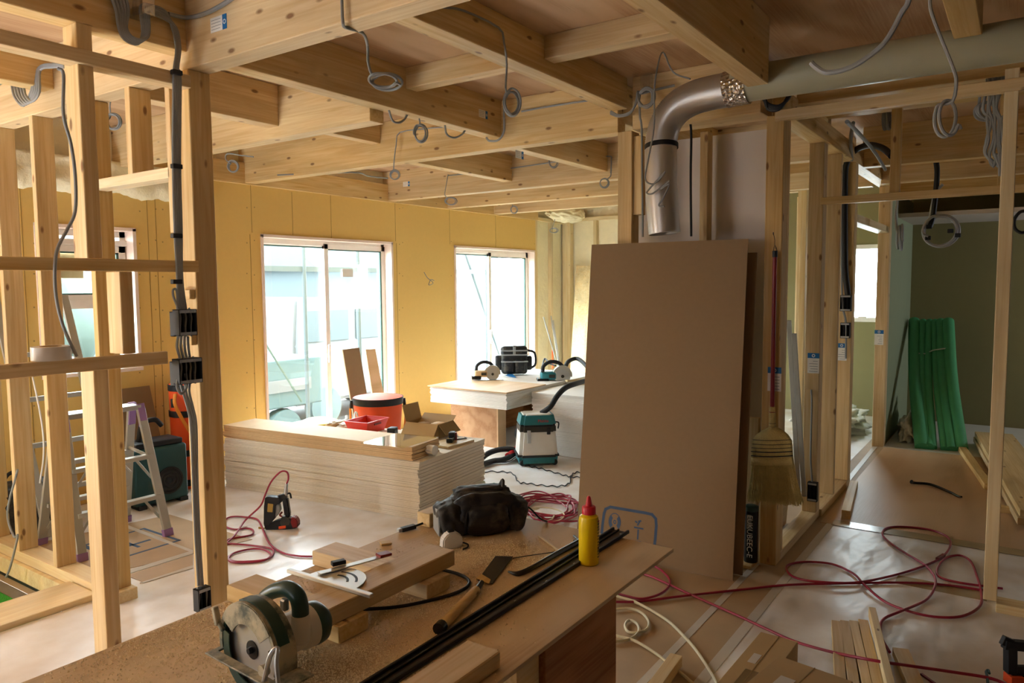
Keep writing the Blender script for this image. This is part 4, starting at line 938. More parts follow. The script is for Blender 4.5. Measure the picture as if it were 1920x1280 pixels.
# ================================================================ DUCT AND PIPE
dt = empty('flexible_duct', (3.56,1.5,2.0)); tag(dt,'silver flexible duct bending down from the beige pipe','duct'); O = Vector(dt.location)
dpts = [fx(*p,3.56) for p in ((1246,438),(1243,400),(1240,350),(1239,300),(1240,262),(1250,228),(1272,200),(1305,182),(1345,172),(1378,166))]
def ribbed(pts, r, pitch=.008, seg=28, amp=.0022):
    P = cr(pts, 40); L_ = [0]
    for a,b in zip(P,P[1:]): L_.append(L_[-1]+(b-a).length)
    n = int(L_[-1]/pitch*2); out = []; rad = []; j = 0
    for k in range(n+1):
        s = L_[-1]*k/n
        while j < len(L_)-2 and L_[j+1] < s: j += 1
        f = (s-L_[j])/max(1e-9,L_[j+1]-L_[j]); out.append(P[j].lerp(P[j+1],f)); rad.append(r+(amp if k%2 else -amp))
    return out, rad
q, rad = ribbed([p-O for p in dpts], .079)
bm = bmesh.new()
n = len(q); T_ = [(q[min(i+1,n-1)]-q[max(i-1,0)]).normalized() for i in range(n)]; nv = Vector((1,0,0)); nv = (nv-T_[0]*nv.dot(T_[0])).normalized(); rings = []
for i in range(n):
    if i: nv = T_[i-1].rotation_difference(T_[i]) @ nv; nv = (nv-T_[i]*nv.dot(T_[i])).normalized()
    bn = T_[i].cross(nv); rings.append([bm.verts.new(q[i]+(nv*math.cos(2*PI*j/32)+bn*math.sin(2*PI*j/32))*rad[i]) for j in range(32)])
for i in range(n-1):
    for j in range(32): bm.faces.new((rings[i][j],rings[i][(j+1)%32],rings[i+1][(j+1)%32],rings[i+1][j]))
link('duct_hose', bm, 'foil_duct', dt, smooth='all')
b0 = fx(1240,275,3.56)-O
lathe('black_band',[(.081,-.012),(.084,-.011),(.084,.011),(.081,.012)],'black',dt,32,T(b0.x,b0.y,b0.z)@RX(-.08)@RY(.1),cap=False)
tube('foil_tape',[fx(1362,169,3.56)-O,fx(1378,165,3.56)-O,fx(1404,160,3.56)-O],.0845,'foil_tape',dt,28,4)
pp = empty('vent_pipe', (3.56,0,2.48)); tag(pp,'thick beige pipe running under the beams at top right','pipe')
bm = bmesh.new(); tube_bm(bm,[(0,1.17,0),(0,-.5,0),(0,-2.9,-.0)],.082,36,0); link('pipe_body',bm,'pvc',pp,smooth=True)
# ================================================================ CABLES
def coil(name, pre, c, rx, rz_, loops, wr, hdir, label, mat='cable_grey', drift=.02, tilt=0, tail=True, seed=1, ties=0):
    r = random.Random(seed); h = Vector(hdir).normalized(); nrm = h.cross(Vector((0,0,1))); up = (Vector((0,0,1))*math.cos(tilt)+nrm*math.sin(tilt)); c = Vector(c)
    t0 = PI/2+.6; pts = [Vector(p) for p in pre]; n = int(loops*12)
    for k in range(n+1):
        t = t0+2*PI*k/12; j = k//12; fr = 1+.10*math.sin(j*2.1+seed); 
        pts.append(c+h*(rx*fr*math.cos(t)+.12*rx*math.sin(j*1.7+seed))+up*(rz_*fr*math.sin(t))+nrm*(drift*(k/n-.5)*2+.004*math.sin(t*1.3)))
    if tail: 
        t = t0+2*PI*n/12; pts.append(pts[-1]+h*rx*.3+up*(-rz_*.25))
    o = tube(name, pts, wr, mat, seg=7, smooth=3, label=label, cat='cable')
    return o
r_ = _r
hA, hB = (1,0,0), (0,-1,0); hc = tuple(_r)
K = dict(name='cable_coil')
coil('cable_coil',[fx(640,-20,1.77),fx(641,0,1.775),fx(643,44,1.775),fx(650,52,1.82),fx(680,62,1.92),fx(689,85,2.0),fx(690,115,2.0),fx(697,140,2.0)],fx(722,152,2.0),.050,.034,2.6,.0055,hc,'thick grey cable coil hanging nearest, under the near beam',tilt=1.0,seed=2)
coil('cable_coil',[fy(832,14,1.925),fy(870,20,1.92),(fy(935,52,1.915)),fy(945,80,1.915),fy(950,120,1.91),fy(948,165,1.9)],fy(960,193,1.9),.035,.052,3.4,.0048,hc,'grey cable coil below the cross beam, left of the duct post',seed=3,drift=.03)
coil('cable_coil',[fx(836,238,3.965),fx(800,241,3.965),fx(750,248,3.96),fx(743,270,3.93),fx(739,300,3.93),fx(738,318,3.93)],fx(740,328,3.93),.032,.03,3.2,.0042,hc,'frayed cable bundle hanging under the deep central beam',mat='cable_light',seed=4,drift=.03)
coil('cable_coil',[fy(786,222,2.87),fy(787,232,2.87)],fy(789,250,2.87),.034,.048,4.2,.0042,hc,'oval cable coil hanging from the underside of the cross beam',seed=5)
tube('cable_loop',[fy(729,206,2.87),fy(736,226,2.87),fy(748,230,2.87),fy(758,224,2.87),fy(765,212,2.87)],.006,'cable_grey',label='short cable loop poking below the cross beam, left',cat='cable')
tube('cable_loop',[fy(834,234,2.87),fy(838,252,2.87),fy(852,258,2.87),fy(866,252,2.87),fy(872,244,2.87)],.006,'cable_grey',label='short cable loop poking below the cross beam, right',cat='cable')
tube('cable_loop',[fx(947,180,3.9),fx(945,210,3.9),fx(945,245,3.9),fx(935,262,3.9),fx(918,264,3.9),fx(912,258,3.9)],.007,'cable_grey',label='cable dropping beside the labelled cross beam end',cat='cable')
tube('cable_run',[fx(978,209,3.97),fx(1020,201,3.97),fx(1098,189,3.97),fx(1150,181,3.97)],.006,'cable_grey',label='cable fixed along the face of the deep central beam',cat='cable')
coil('cable_coil',[fx(840,327,5.705),fx(836,350,5.6),fx(834,365,5.6)],fx(845,377,5.6),.05,.034,3.3,.004,hc,'cable coil at the lower edge of the farther beam',mat='cable_light',seed=6)
tube('cable_run',[fx(840,329,5.69),fx(880,325,5.69),fx(960,315,5.69),fx(1080,298,5.69),fx(1140,293,5.69),fx(1146,300,5.66),fx(1145,325,5.66)],.006,'cable_grey',label='cable running along the farther beam to the right',cat='cable')
coil('cable_coil',[fx(1042,269,5.5)+Vector((0,0,.03)),fx(1042,269,5.5),fx(1039,288,5.5)],fx(1038,303,5.5),.036,.048,3.3,.0045,hc,'round cable coil hanging beyond the central beam, middle',seed=7)
coil('cable_coil',[fx(1146,293,5.705),fx(1145,330,5.6)],fx(1133,343,5.6),.034,.036,2.6,.0045,hc,'small cable coil hanging just left of the duct post',seed=8)
coil('cable_coil',[fx(960,381,7.5),fx(961,386,7.5)],fx(964,393,7.5),.04,.042,3.2,.0045,hc,'tiny cable coil under the farthest beam',seed=9,mat='cable_light')
coil('cable_coil',[fy(1041,393,5.3),fy(1041,408,5.3),fy(1036,425,5.3)],fy(1038,432,5.3),.05,.03,3,.005,hc,'pale wire bundle hanging in the foam corner',seed=10,mat='cable_light')
coil('cable_coil',[fx(475,294,2.95),fx(450,291,2.95),fx(426,288,2.95),fx(424,300,2.95)],fx(437,312,2.95),.033,.034,3.0,.0045,hc,'cable coil hanging left of the central beam end',seed=11)
coil('cable_coil',[fx(197,178,2.3)+Vector((0,0,.08)),fx(197,178,2.3),fx(207,183,2.3),fx(206,200,2.3)],fx(212,228,2.3),.04,.042,3.2,.0045,hc,'cable coil hanging behind the pale stud at upper left',seed=12)
tube('cable_run',[fx(520,328,3.9),fx(660,323,4.3),fx(690,330,4.6),fx(727,334,4.9)],.006,'cable_grey',label='cable slung across under the sheathing beside the yellow wall',cat='cable')
tube('wall_wire',[fy(795,510,5.52),fy(801,520,5.50),fy(812,530,5.48),fy(804,534,5.48),fy(808,524,5.48),fy(814,526,5.47)],.004,'cable_grey',label='short twisted wire sticking out of the yellow wall between the windows',cat='wire')
def bundle(name, paths, wr, label, mat='cable_grey', cat='cable bundle'):
    o = empty(name, paths[0][0]); tag(o,label,cat); O = Vector(o.location)
    for p in paths: tube('cable', [Vector(a)-O for a in p], wr, mat, o, 7, 4)
    return o
# top left bundle on the near beam
PX = 1.74
ps = []
for k in range(5):
    d = k*7
    ps.append([fy(206+d,-12,2.80),fy(218+d*.8,20,2.795),fy(223+d*.5,52,2.79),fy(234+d*.5,74-k,2.78-.005*k),fy(258+d*.4,82-k*2,2.77-.005*k),fy(268+d*.4,60,2.775-.003*k),fy(264+d*.5,12,2.78),fy(288,12+k*3.5,2.79),fy(310,22+k*3.5,2.795),fy(322+k*2,48+k,2.80),fy(331+k*1.6,90,2.80),fy(327+k*1.6,128,2.80),fy(326+k*3,150,2.79),fy(325+k*3,300,2.79),fy(328+k*3,430,2.79),fy(333+k*2,520,2.79),fy(333+k*4,585,2.79)])
bu = bundle('cable_bundle',ps,.0062,'bundle of grey cables looping at top left and down the near post')
O = Vector(bu.location)
for y in (136,312,442,528):
    p = fy(331,y,2.785)-O; boxo('tie_wrap',p.x-.02,p.x+.02,p.y-.012,p.y+.012,p.z-.009,p.z+.009,'black',bu,.002)
p = fy(268,8,2.765)-O; boxo('connector_box',p.x-.03,p.x+.02,p.y-.05,p.y+.05,p.z-.05,p.z+.03,'clear_plastic',bu,.005)
tube('cable_run',[fy(316,26,2.80),fx(350,33,1.775),fx(385,25,1.775),fx(415,10,1.775),fx(440,-6,1.775)],.0085,'cable_grey',label='thick grey cable rising along the labelled near beam',cat='cable')
# V-shaped bundle at far left
ps = []
for k in range(5):
    ps.append([fx(-14,158+k*2,1.72),fx(20,140+k*2,1.72),fx(22+k*5,160,1.70),fx(28+k*5,183-k,1.69),fx(44+k*4,198-k*2,1.69),fx(58+k*4,172,1.70),fx(72+k*.8,128+k,1.72),fx(98,120+k*1.5,1.74),fx(120,122+k,1.77)])
bu = bundle('cable_bundle',ps,.0062,'V shaped bundle of grey cables with clear connector box, far left'); O = Vector(bu.location)
p = fx(28,138,1.70)-O; boxo('connector_box',p.x-.02,p.x+.02,p.y-.045,p.y+.045,p.z-.04,p.z+.035,'clear_plastic',bu,.005)
tube('hanging_cable',[fy(108,128,2.80),fy(119,140,2.79),fy(119,215,2.78),fy(133,270,2.78),fy(141,330,2.78),fy(141,395,2.78),fy(126,430,2.78),fy(108,465,2.775),fy(103,500,2.775),fy(105,555,2.775),fy(118,610,2.775),fy(144,668,2.77)],.0058,'cable_grey',label='single grey cable hanging in a long curve over the left rails',cat='cable')
tube('hanging_cable',[fx(60,700,1.9),fx(78,790,1.9),fx(82,850,1.9),fx(75,905,1.9)],.005,'white_pl',label='white cable curving down between the entrance wall studs',cat='cable')
tube('hanging_cable',[fx(33,880,1.76),fx(14,960,1.75),fx(26,1005,1.75),fx(33,1005,1.75),fx(20,1060,1.70),fx(11,1082,1.68)],.006,'cable_grey',label='grey cable dropping into the sunken entrance at far left',cat='cable')
# socket boxes on the near post
def socket_box(loc, w, h, d, label, cables=3, rz=0):
    e = empty('switch_box', loc, rz=rz); tag(e,label,'switch box')
    bm = bmesh.new(); t = .003
    bbox(bm,-w/2,w/2,0,t,-h/2,h/2); bbox(bm,-w/2,-w/2+t,-d,0,-h/2,h/2); bbox(bm,w/2-t,w/2,-d,0,-h/2,h/2); bbox(bm,-w/2,w/2,-d,0,-h/2,-h/2+t); bbox(bm,-w/2,w/2,-d,0,h/2-t,h/2)
    for k in range(1,3): bbox(bm,-w/2+w*k/3-t/2,-w/2+w*k/3+t/2,-d*.8,0,-h/2,h/2)
    link('box_shell',bm,'black',e)
    for s in (-1,1):
        bm = bmesh.new(); bbox(bm,-w/2+.004,w/2-.004,-d-.002,-d,s*h*.42-.006,s*h*.42+.006)
        for k in range(4): bbox(bm,-w*.36+k*w*.24-.003,-w*.36+k*w*.24+.003,-d-.004,-d-.002,s*h*.42-.003,s*h*.42+.003)
        link('metal_strap',bm,'steel',e)
    for k in range(cables):
        x = -w*.3+k*w*.6/max(1,cables-1)
        tube('cable_end',[(x,-d*.3,h*.55),(x+.004,-d*.5,h*.2),(x-.003,-d*.6,-h*.2),(x,-d*.5,-h*.55)],.0042,'cable_grey',e,6)
    return e
yb_ = 2.80
def sb(px,py): return fy(px,py,yb_)
socket_box(fy(342,604,2.79)+Vector((0,.0,0)),.078,.105,.04,'upper black socket box fixed left of the near post')
socket_box(fy(346,694,2.77)+Vector((0,0,0)),.10,.10,.045,'middle black socket box fixed left of the near post',4)
socket_box(fy(375,1120,2.80),.058,.095,.035,'lowest black socket box at the foot of the near post',2)
socket_box(fy(326,700,2.835),.03,.10,.03,'narrow socket box turned edge on behind the middle one',0)
socket_box(fy(326,607,2.835),.03,.10,.03,'narrow socket box turned edge on behind the upper one',0)
ps = [[fy(334+k*6,630,2.765),fy(332+k*7,650,2.76),fy(338+k*6,672,2.76)] for k in range(4)]
bundle('cable_bundle',ps,.0055,'four short grey cables joining the upper and middle socket boxes')
ps = [[fy(338+k*9,716,2.76),fy(343+k*6,735,2.755),fy(352+k*5,765,2.76),fy(358+k*5,800,2.78),fy(362+k*4,900,2.79),fy(366+k*4,1000,2.79),fy(372+k*4,1098,2.79)] for k in range(3)]
bundle('cable_bundle',ps,.0052,'grey cables running down the near post to the lowest box')
tube('cable_loop',[fy(334,705,2.75),fy(332,725,2.74),fy(340,738,2.74),fy(350,725,2.74),fy(348,700,2.74)],.0055,'cable_grey',label='drooping cable loop in front of the middle socket box',cat='cable')
tube('cable_loop',[fy(333,575,2.77),fy(325,555,2.77),fy(325,543,2.77),fy(331,545,2.77),fy(334,575,2.77)],.005,'cable_grey',label='small upright cable loop above the upper socket box',cat='cable')
# bundle at the duct post
ps = []
for k in range(3):
    ps.append([fx(1145,209+k*2,3.93),fx(1160,216+k,3.93),fx(1180,211+k,3.93),fx(1192,195,3.92),fx(1196+k*2,172,3.9),fx(1198,190+k*3,3.88),fx(1212,202-k*2,3.87),fx(1226-k*2,190,3.87),fx(1226-k*2,172,3.87),fx(1212,164+k*2,3.88),fx(1200+k*2,175,3.89),fx(1230,168,3.93),fx(1265,160,3.96)])
bu = bundle('cable_bundle',ps,.007,'cable bundle with loop and clear connector at the duct post'); O = Vector(bu.location)
p = fx(1212,152,3.9)-O; boxo('connector_box',p.x-.02,p.x+.02,p.y-.03,p.y+.03,p.z-.04,p.z+.04,'clear_plastic',bu,.005)
tube('hanging_cable',[fx(1199,195,3.94),fx(1200,220,3.94),fx(1203,240,3.93),fx(1204,330,3.93),fx(1205,444,3.93)],.0065,'cable_grey',label='dark cable running straight down between post and duct',cat='cable')
tube('hanging_cable',[fx(1294,148,3.6),fx(1262,135,3.62),fx(1243,98,3.62),fx(1232,130,3.5),fx(1227,170,3.45),fx(1226,240,3.45),fx(1215,300,3.45),fx(1210,335,3.45),fx(1222,345,3.45),fx(1235,338,3.45),fx(1247,322,3.45),fx(1232,338,3.45),fx(1216,356,3.45),fx(1213,362,3.45),fx(1225,362,3.45),fx(1256,338,3.45),fx(1238,356,3.45),fx(1255,345,3.45),fx(1243,372,3.45),fx(1235,385,3.45),fx(1246,387,3.45)],.0042,'cable_grey',label='thin dark cable hanging in zigzags over the silver duct',cat='cable')
tube('hanging_cable',[fx(1292,215,4.05),fx(1296,250,4.05),fx(1295,330,4.05),fx(1296,443,4.05)],.007,'black',label='black cable beside the stud behind the duct',cat='cable')
ps = [[fx(1424+k*2,172,3.985),fx(1428+k*2,180,3.7),fx(1440,195+k*3,3.7),fx(1460,199+k*2,3.7),fx(1478-k,185,3.72),fx(1484-k,168,3.8)] for k in range(4)]
bundle('cable_bundle',ps,.008,'dark cables sagging under the beige pipe near its joint','black')
# right part
tube('hanging_cable',[fx(1705,-10,2.6)+Vector((0,0,.2)),fx(1705,-10,2.6),fx(1690,25,2.6),fx(1660,78,2.6),fx(1620,112,2.6),fx(1585,130,2.6),fx(1550,136,2.6),fx(1530,126,2.6),fx(1521,117,2.6)],.0085,'cable_light',label='thick pale cable end hanging free in front of the beige pipe',cat='cable')
coil('hanging_cable',[fx(1744,-10,3.0)+Vector((0,0,.21)),fx(1744,-10,3.0),fx(1747,25,3.0),fx(1768,80,3.0),fx(1788,130,3.0),fx(1793,155,3.0),fx(1786,190,3.0)],fx(1774,222,3.0),.030,.058,1.6,.006,hc,'long grey cable ending in a narrow hanging loop, upper right',seed=13,mat='cable_light')
ps = []
r = random.Random(11)
for k in range(7):
    x = 1848+k*5.5
    ps.append([Vector((4.35,fx(x,120,4.35).y,2.60)),fx(x+3,160,4.3),fx(x+r.uniform(-14,6),205+r.uniform(-8,8),4.3),fx(x+r.uniform(-4,12),225,4.3),fx(x+r.uniform(-3,8),262,4.3),fx(x+r.uniform(-6,6),290,4.32),fx(1872+r.uniform(-10,14),312,4.32),fx(1870+r.uniform(-8,12),288,4.3),fx(1880+r.uniform(-6,6),330,4.32)])
bundle('cable_bundle',ps,.0075,'dense tangle of grey cables hanging beside the lone stud')
coil('cable_coil',[Vector((4.36,fx(1845,150,4.4).y,2.6)),fx(1836,190,4.5)],fx(1848,208,4.5),.045,.04,2.4,.007,hc,'grey cable loops left of the dense tangle',seed=14)
coil('cable_coil',[Vector((5.9,fx(1652,190,5.9).y,2.74)),fx(1652,190,5.9)],fx(1664,222,5.9),.045,.07,4.2,.009,hA,'grey cable coil partly hidden by the short stud above the header',seed=15)
ringc = coil('cable_coil',[fx(1768,345,6.8),fx(1755,360,6.8),fx(1748,385,6.8),fx(1744,415,6.8)],fx(1766,433,6.8),.125,.125,2.2,.012,hB,'large grey cable ring with black ties hanging before the olive wall',seed=16,mat='cable_light')
for px,py in ((1742,425),(1782,433),(1796,441),(1740,446)):
    p = fx(px,py,6.78); o = boxo('cable_tie',-.012,.012,-.02,.02,-.016,.016,'black',ringc,.003); o.location = p
tube('hanging_cable',[fx(1755,300,6.8),fx(1757,330,6.8),fx(1750,400,6.8),fx(1744,425,6.8)],.02,'black',label='thick dark cables dropping to the large cable ring',cat='cable')
coil('cable_coil',[fx(1683,370,7.6),fx(1680,405,7.6),fx(1682,432,7.6)],fx(1688,445,7.6),.05,.11,2.2,.012,hA,'slim dark cable loop hanging by the green wall',seed=17)
tube('hanging_cable',[fx(1925,395,4.6),fx(1912,398,4.6),fx(1902,412,4.6),fx(1903,428,4.6),fx(1914,436,4.6),fx(1926,434,4.6)],.008,'black',label='black cable loop cut by the right edge of the photo',cat='cable')
# black conduit and boxes on the jamb stud
cd = empty('conduit', fx(1585,400,5.98)); tag(cd,'black corrugated conduit arching down the far door jamb stud','conduit'); O = Vector(cd.location)
tube('conduit_tube',[fx(1672,292,5.4)-O,fx(1655,278,5.6)-O,fx(1630,272,5.8)-O,fx(1603,282,5.95)-O,fx(1588,305,5.97)-O,fx(1584,340,5.97)-O,fx(1584,460,5.97)-O,fx(1585,510,5.97)-O,fx(1590,553,5.97)-O],.022,'black',cd,12)
tube('thin_cable',[fx(1576,330,5.97)-O,fx(1578,420,5.97)-O,fx(1579,560,5.97)-O,fx(1586,605,5.97)-O,fx(1586,672,5.97)-O],.008,'cable_grey',cd,7)
e1 = socket_box(fx(1587,568,5.99)+Vector((-.0,0,0)),.075,.12,.04,'upper small black box on the far door jamb stud',0,rz=-PI/2)
e2 = socket_box(fx(1586,619,5.99)+Vector((-.0,0,0)),.065,.115,.04,'lower small black box on the far door jamb stud',0,rz=-PI/2)
socket_box(fx(1525,920,5.02)+Vector((0,0,0)),.06,.125,.035,'black socket box low on the labelled post',0,rz=-PI/2)
tube('hanging_cable',[fx(1521,730,5.02),fx(1522,760,5.01),fx(1520,850,5.01),fx(1521,880,5.01),fx(1523,905,5.01)],.006,'cable_grey',label='grey cable from a drilled hole down to the low socket box',cat='cable')
tube('hanging_cable',[fx(1600,230,5.4),fx(1595,262,5.6),fx(1597,300,5.9)],.012,'cable_grey',label='short grey cable stub above the black conduit',cat='cable')
tube('cable_run',[fx(1588,228,4.3),fx(1615,255,4.9),fx(1640,285,5.5),fx(1660,318,6.0)],.011,'cable_grey',label='bundle of cables following the top plate away to the right',cat='cable')
# label stickers on the right posts
def vlabel(parent,px,py,X,s):
    c = fx(px,py,X-.0008); e = boxo('label_sticker',-.0006,.0006,-.024*s,.024*s,-.045*s,.02*s,'paper'); e.parent = parent; e.matrix_local = parent.matrix_basis.inverted() @ Matrix.Translation(c)
    b = boxo('blue_end',-.0008,.0006,-.024*s,.024*s,.02*s,.042*s,'blue',e)
    bm = bmesh.new(); ring(bm,.004*s,.007*s,-.0012,-.0008,0,360,14); link('logo_ring',bm,'paper',b,rot=(0,0,-PI/2),loc=(0,0,.031*s))
    bm = bmesh.new()
    for k in range(5): bbox(bm,-.0009,-.0006,-.018*s,.018*s*rnd.uniform(-.2,1),-.038*s+k*.011*s,-.036*s+k*.011*s)
    link('print_lines',bm,'cable_grey',e)
vlabel(p_broom,1452,710,4.08,1.5); vlabel(p3,1525,680,5.03,1.5); vlabel(p5,1578,659,6.0,1.5); vlabel(p6,1648,632,7.66,1.6)
# ================================================================ HOSES ON THE FLOOR
def hose(pp, r, mat, label, cat='hose', name='air_hose', z=None, bump=None):
    pts = []
    for i,p in enumerate(pp):
        q = fz(p[0],p[1],(p[2] if len(p) > 2 else 0)+.004+r); pts.append(q)
    return tube(name, pts, r, mat, seg=8, smooth=5, label=label, cat=cat)
RH = .0062
hose([(1180,1062),(1190,1054),(1225,1060),(1250,1078),(1256,1095),(1240,1112),(1205,1122),(1175,1117),(1150,1110)],RH,'red_hose','loop of red air hose peeping out under the bench corner')
hose([(1150,1128),(1200,1127),(1280,1117),(1400,1104),(1480,1096),(1600,1093),(1700,1092),(1780,1097),(1848,1107)],RH,'red_hose','red air hose running straight from bench to the lone tall stud')
hose([(1190,1072),(1225,1082),(1290,1112),(1380,1152),(1440,1180),(1490,1202,.0),(1560,1222,.05),(1640,1238,.09),(1700,1247,.06),(1790,1260,.03),(1860,1272,.01),(1900,1290)],RH,'red_hose','red air hose crossing cartons and battens at the bottom right')
hose([(1880,1103),(1800,1092),(1760,1080),(1760,1060),(1775,1045),(1800,1041),(1820,1052),(1832,1080),(1840,1110),(1838,1135),(1810,1153),(1770,1157),(1720,1150),(1660,1128),(1620,1095,.008),(1600,1075),(1560,1057),(1510,1053),(1480,1058),(1475,1068),(1490,1082),(1530,1090,.012),(1600,1092,.014),(1660,1082),(1720,1065),(1765,1045),(1782,1022),(1775,1005),(1740,992),(1690,987),(1662,990),(1655,1002),(1670,1018),(1700,1038),(1733,1058),(1752,1080,.008),(1752,1102,.014),(1735,1125),(1690,1145,.01),(1660,1158),(1651,1172),(1653,1195),(1668,1222)],RH,'red_hose','red air hose lying in big loops on the right white sheet')
bar('hose_coupling',fz(1757,1048,.012),fz(1770,1040,.012),.017,.017,'red_dark',label='dark red coupling on the looped hose',cat='coupling')
hose([(1140,1112),(1165,1120),(1195,1130),(1250,1162),(1285,1195),(1310,1225),(1340,1272),(1345,1290)],.0068,'cream_cable','long cream cable curving from under the bench across brown floor','cable','power_cable')
hose([(1150,1142),(1180,1140),(1205,1150),(1217,1168),(1208,1182),(1180,1185),(1172,1172),(1180,1162),(1195,1170),(1197,1185),(1180,1198),(1150,1202)],.0062,'cream_cable','cream cable coiled beside the bench leg','cable','power_cable')
hose([(1150,1190),(1188,1200),(1230,1225),(1275,1260),(1310,1290)],.0062,'cream_cable','straight cream cable running to the bottom edge','cable','power_cable')
# left loops of the nailer hose
hose([(585,1043),(560,1042),(530,1036),(505,1018),(490,985),(483,974),(470,970),(440,968),(425,972),(421,985),(440,992),(465,990),(475,995),(470,1003),(440,1008),(424,1013),(428,1018),(470,1022),(508,1028),(512,1038),(500,1048),(470,1052),(440,1052),(428,1046),(440,1036),(470,1029),(495,1030),(508,1040),(495,1050),(460,1054),(432,1052),(424,1040)],.0058,'red_hose','dark red air hose coiled on the white floor by the nail gun')
# pile of red and cream hose near the pouch
r = random.Random(5)
for k in range(4):
    cx, cy = 1030+r.uniform(-18,18), 950+r.uniform(-10,12); pts = []
    for j in range(22):
        t = j*.62+k; pts.append((cx+(55+14*math.sin(t*1.7+k))*math.cos(t)+r.uniform(-6,6), cy+(22+8*math.cos(t*1.3+k))*math.sin(t)+r.uniform(-3,3), .0+.006*k+(j%3)*.006))
    hose(pts,.0058,'red_hose',['untidy red hose heap between pouch and brown board, undermost turns','untidy red hose heap between pouch and brown board, lower middle turns','untidy red hose heap between pouch and brown board, upper middle turns','untidy red hose heap between pouch and brown board, topmost turns'][k])
pts = [(1000+40*math.cos(t*.7)+t*2,965+14*math.sin(t*.7),.02) for t in range(16)]
hose(pts,.005,'cream_cable','cream cable tangled with the red hose heap','cable','power_cable')
# black wavy cable by the vacuum
def wavy(pp,amp,f):
    out = []; P = cr([Vector((p[0],p[1],0)) for p in pp],8)
    for i,p in enumerate(P): out.append((p.x, p.y+amp*math.sin(i*f)))
    return out
hose(wavy([(905,884),(940,884),(962,888),(972,903),(990,906),(1020,910),(1050,911),(1068,905),(1070,893),(1078,886),(1095,884)],1.3,1.25),.0042,'black','black wavy power cable curving across the floor by the vacuum','cable','power_cable')
hose(wavy([(972,868),(990,873),(1010,877),(1035,884),(1060,891),(1075,894),(1100,894)],1.2,1.3),.0042,'black','black wavy cable leaving the foot of the vacuum cleaner','cable','power_cable')
# ================================================================ LADDERS AND THINGS AT LEFT
def A_ladder(name, label, x0, x1, yc, h, splay, caps):
    e = empty(name, ((x0+x1)/2, yc, .003)); tag(e,label,'stepladder'); hx = (x1-x0)/2
    for s in (-1,1):
        for x in (-hx,hx):
            xb = x*1.14
            bar('rail', (xb, s*splay, .03), (x, s*.05, h), .022, .05, 'alu_matt', e, up=(1,0,0))
            bar('rubber_foot', (xb*1.005, s*(splay+.004), 0), (xb, s*(splay-.004), .045), .03, .06, caps, e, up=(1,0,0))
        for k in range(1,3):
            f = k*.31; y = s*(splay+(.05-splay)*f); xr = hx*(1.14-.14*f)
            bar('rung', (-xr,y,h*f), (xr,y,h*f), .05, .025, 'alu_matt', e)
            for q in (-1,1): bar('brace', (q*xr,y,h*f-.14), (q*(xr-.10),y,h*f), .004,.016,'alu_matt',e)
    bar('top_tread', (-hx,.0,h),(hx,.0,h),.13,.03,'alu',e)
    for x in (-hx,hx):
        for s in (-1,1): bar('hinge_cap', (x,s*.045,h+.02),(x*1.02,s*.075,h-.12),.03,.045,caps,e,up=(1,0,0))
        bar('locking_stay', (x,-.13,h*.62),(x,.13,h*.66),.006,.022,'alu_matt',e)
    return e
A_ladder('stepladder','aluminium stepladder with purple feet standing behind the left studs',2.02,2.47,4.60,.80,.245,'purple')
e = empty('leaning_ladder',(2.35,5.2,0)); tag(e,'second aluminium ladder leaning on the yellow wall at far left','ladder')
for x in (-.30,.12): bar('rail',(x,-.3,.02),(x,.27,1.5),.022,.05,'alu_matt',e,up=(1,0,0))
for k in range(1,5): z = .28*k; bar('rung',(-.30,-.3+.57*z/1.5,z),(.12,-.3+.57*z/1.5,z),.03,.03,'alu_matt',e)
e = empty('compressor', (2.86,5.12,.003), rz=-.05); tag(e,'dark teal portable compressor with round grille on the floor by the wall','compressor')
boxo('housing',-.19,.19,-.12,.12,.02,.42,'teal_dark',e,.02,True); boxo('top_cover',-.17,.17,-.10,.10,.42,.46,'black',e,.01,True)
bm = bmesh.new()
for r0 in (.02,.045,.07,.085): ring(bm,r0,r0+.012,-.128,-.118,0,360,28)
link('round_grille',bm,'black',e,loc=(.05,0,.17)); lathe('grille_disc',[(.001,0),(.098,0),(.098,.006),(.001,.006)],'black_gloss',e,28,T(.05,-.119,.17)@RX(PI/2),cap=False)
tube('carry_handle',[(-.10,0,.46),(-.07,0,.58),(.02,0,.60),(.07,0,.55)],.018,'black',e,10); 
for x in (-.15,.15): boxo('rubber_foot',x-.03,x+.03,-.13,.13,0,.03,'rubber',e,.005)
lean('brown_board',[(2.72,5.28,.004),(3.08,5.28,.004),(3.06,5.50,.80),(2.76,5.50,.80)],.012,'hardboard','brown board leaning on the yellow wall behind the ladder','board')
e = empty('orange_bag', (3.27,5.33,.003)); tag(e,'tall orange cylindrical tool bag with dark bands standing by the wall','bag')
lathe('bag_body',[(.125,0),(.13,.02),(.13,.6),(.135,.80),(.12,.81)],'orange',e,30); 
for z in (.05,.28,.58,.78): lathe('dark_band',[(.132,z-.025),(.1375,z-.022),(.1375,z+.022),(.132,z+.025)],'black',e,30,cap=False)
tube('strap',[(-.13,-.05,.74),(-.155,-.09,.66),(-.10,-.13,.5),(-.03,-.15,.38),(.02,-.14,.34)],.013,'orange_strap',e,flat=.5); tube('clip',[(-.14,-.03,.70),(-.15,-.05,.64)],.016,'black',e)
tube('floor_strap',[(-.12,-.1,.02),(-.17,-.12,.04),(-.2,-.14,.01),(-.15,-.2,.008)],.012,'black',e,flat=.4)
e = empty('black_bag', (2.0,5.15,.003)); tag(e,'black bag on the floor glimpsed between the left studs','bag')
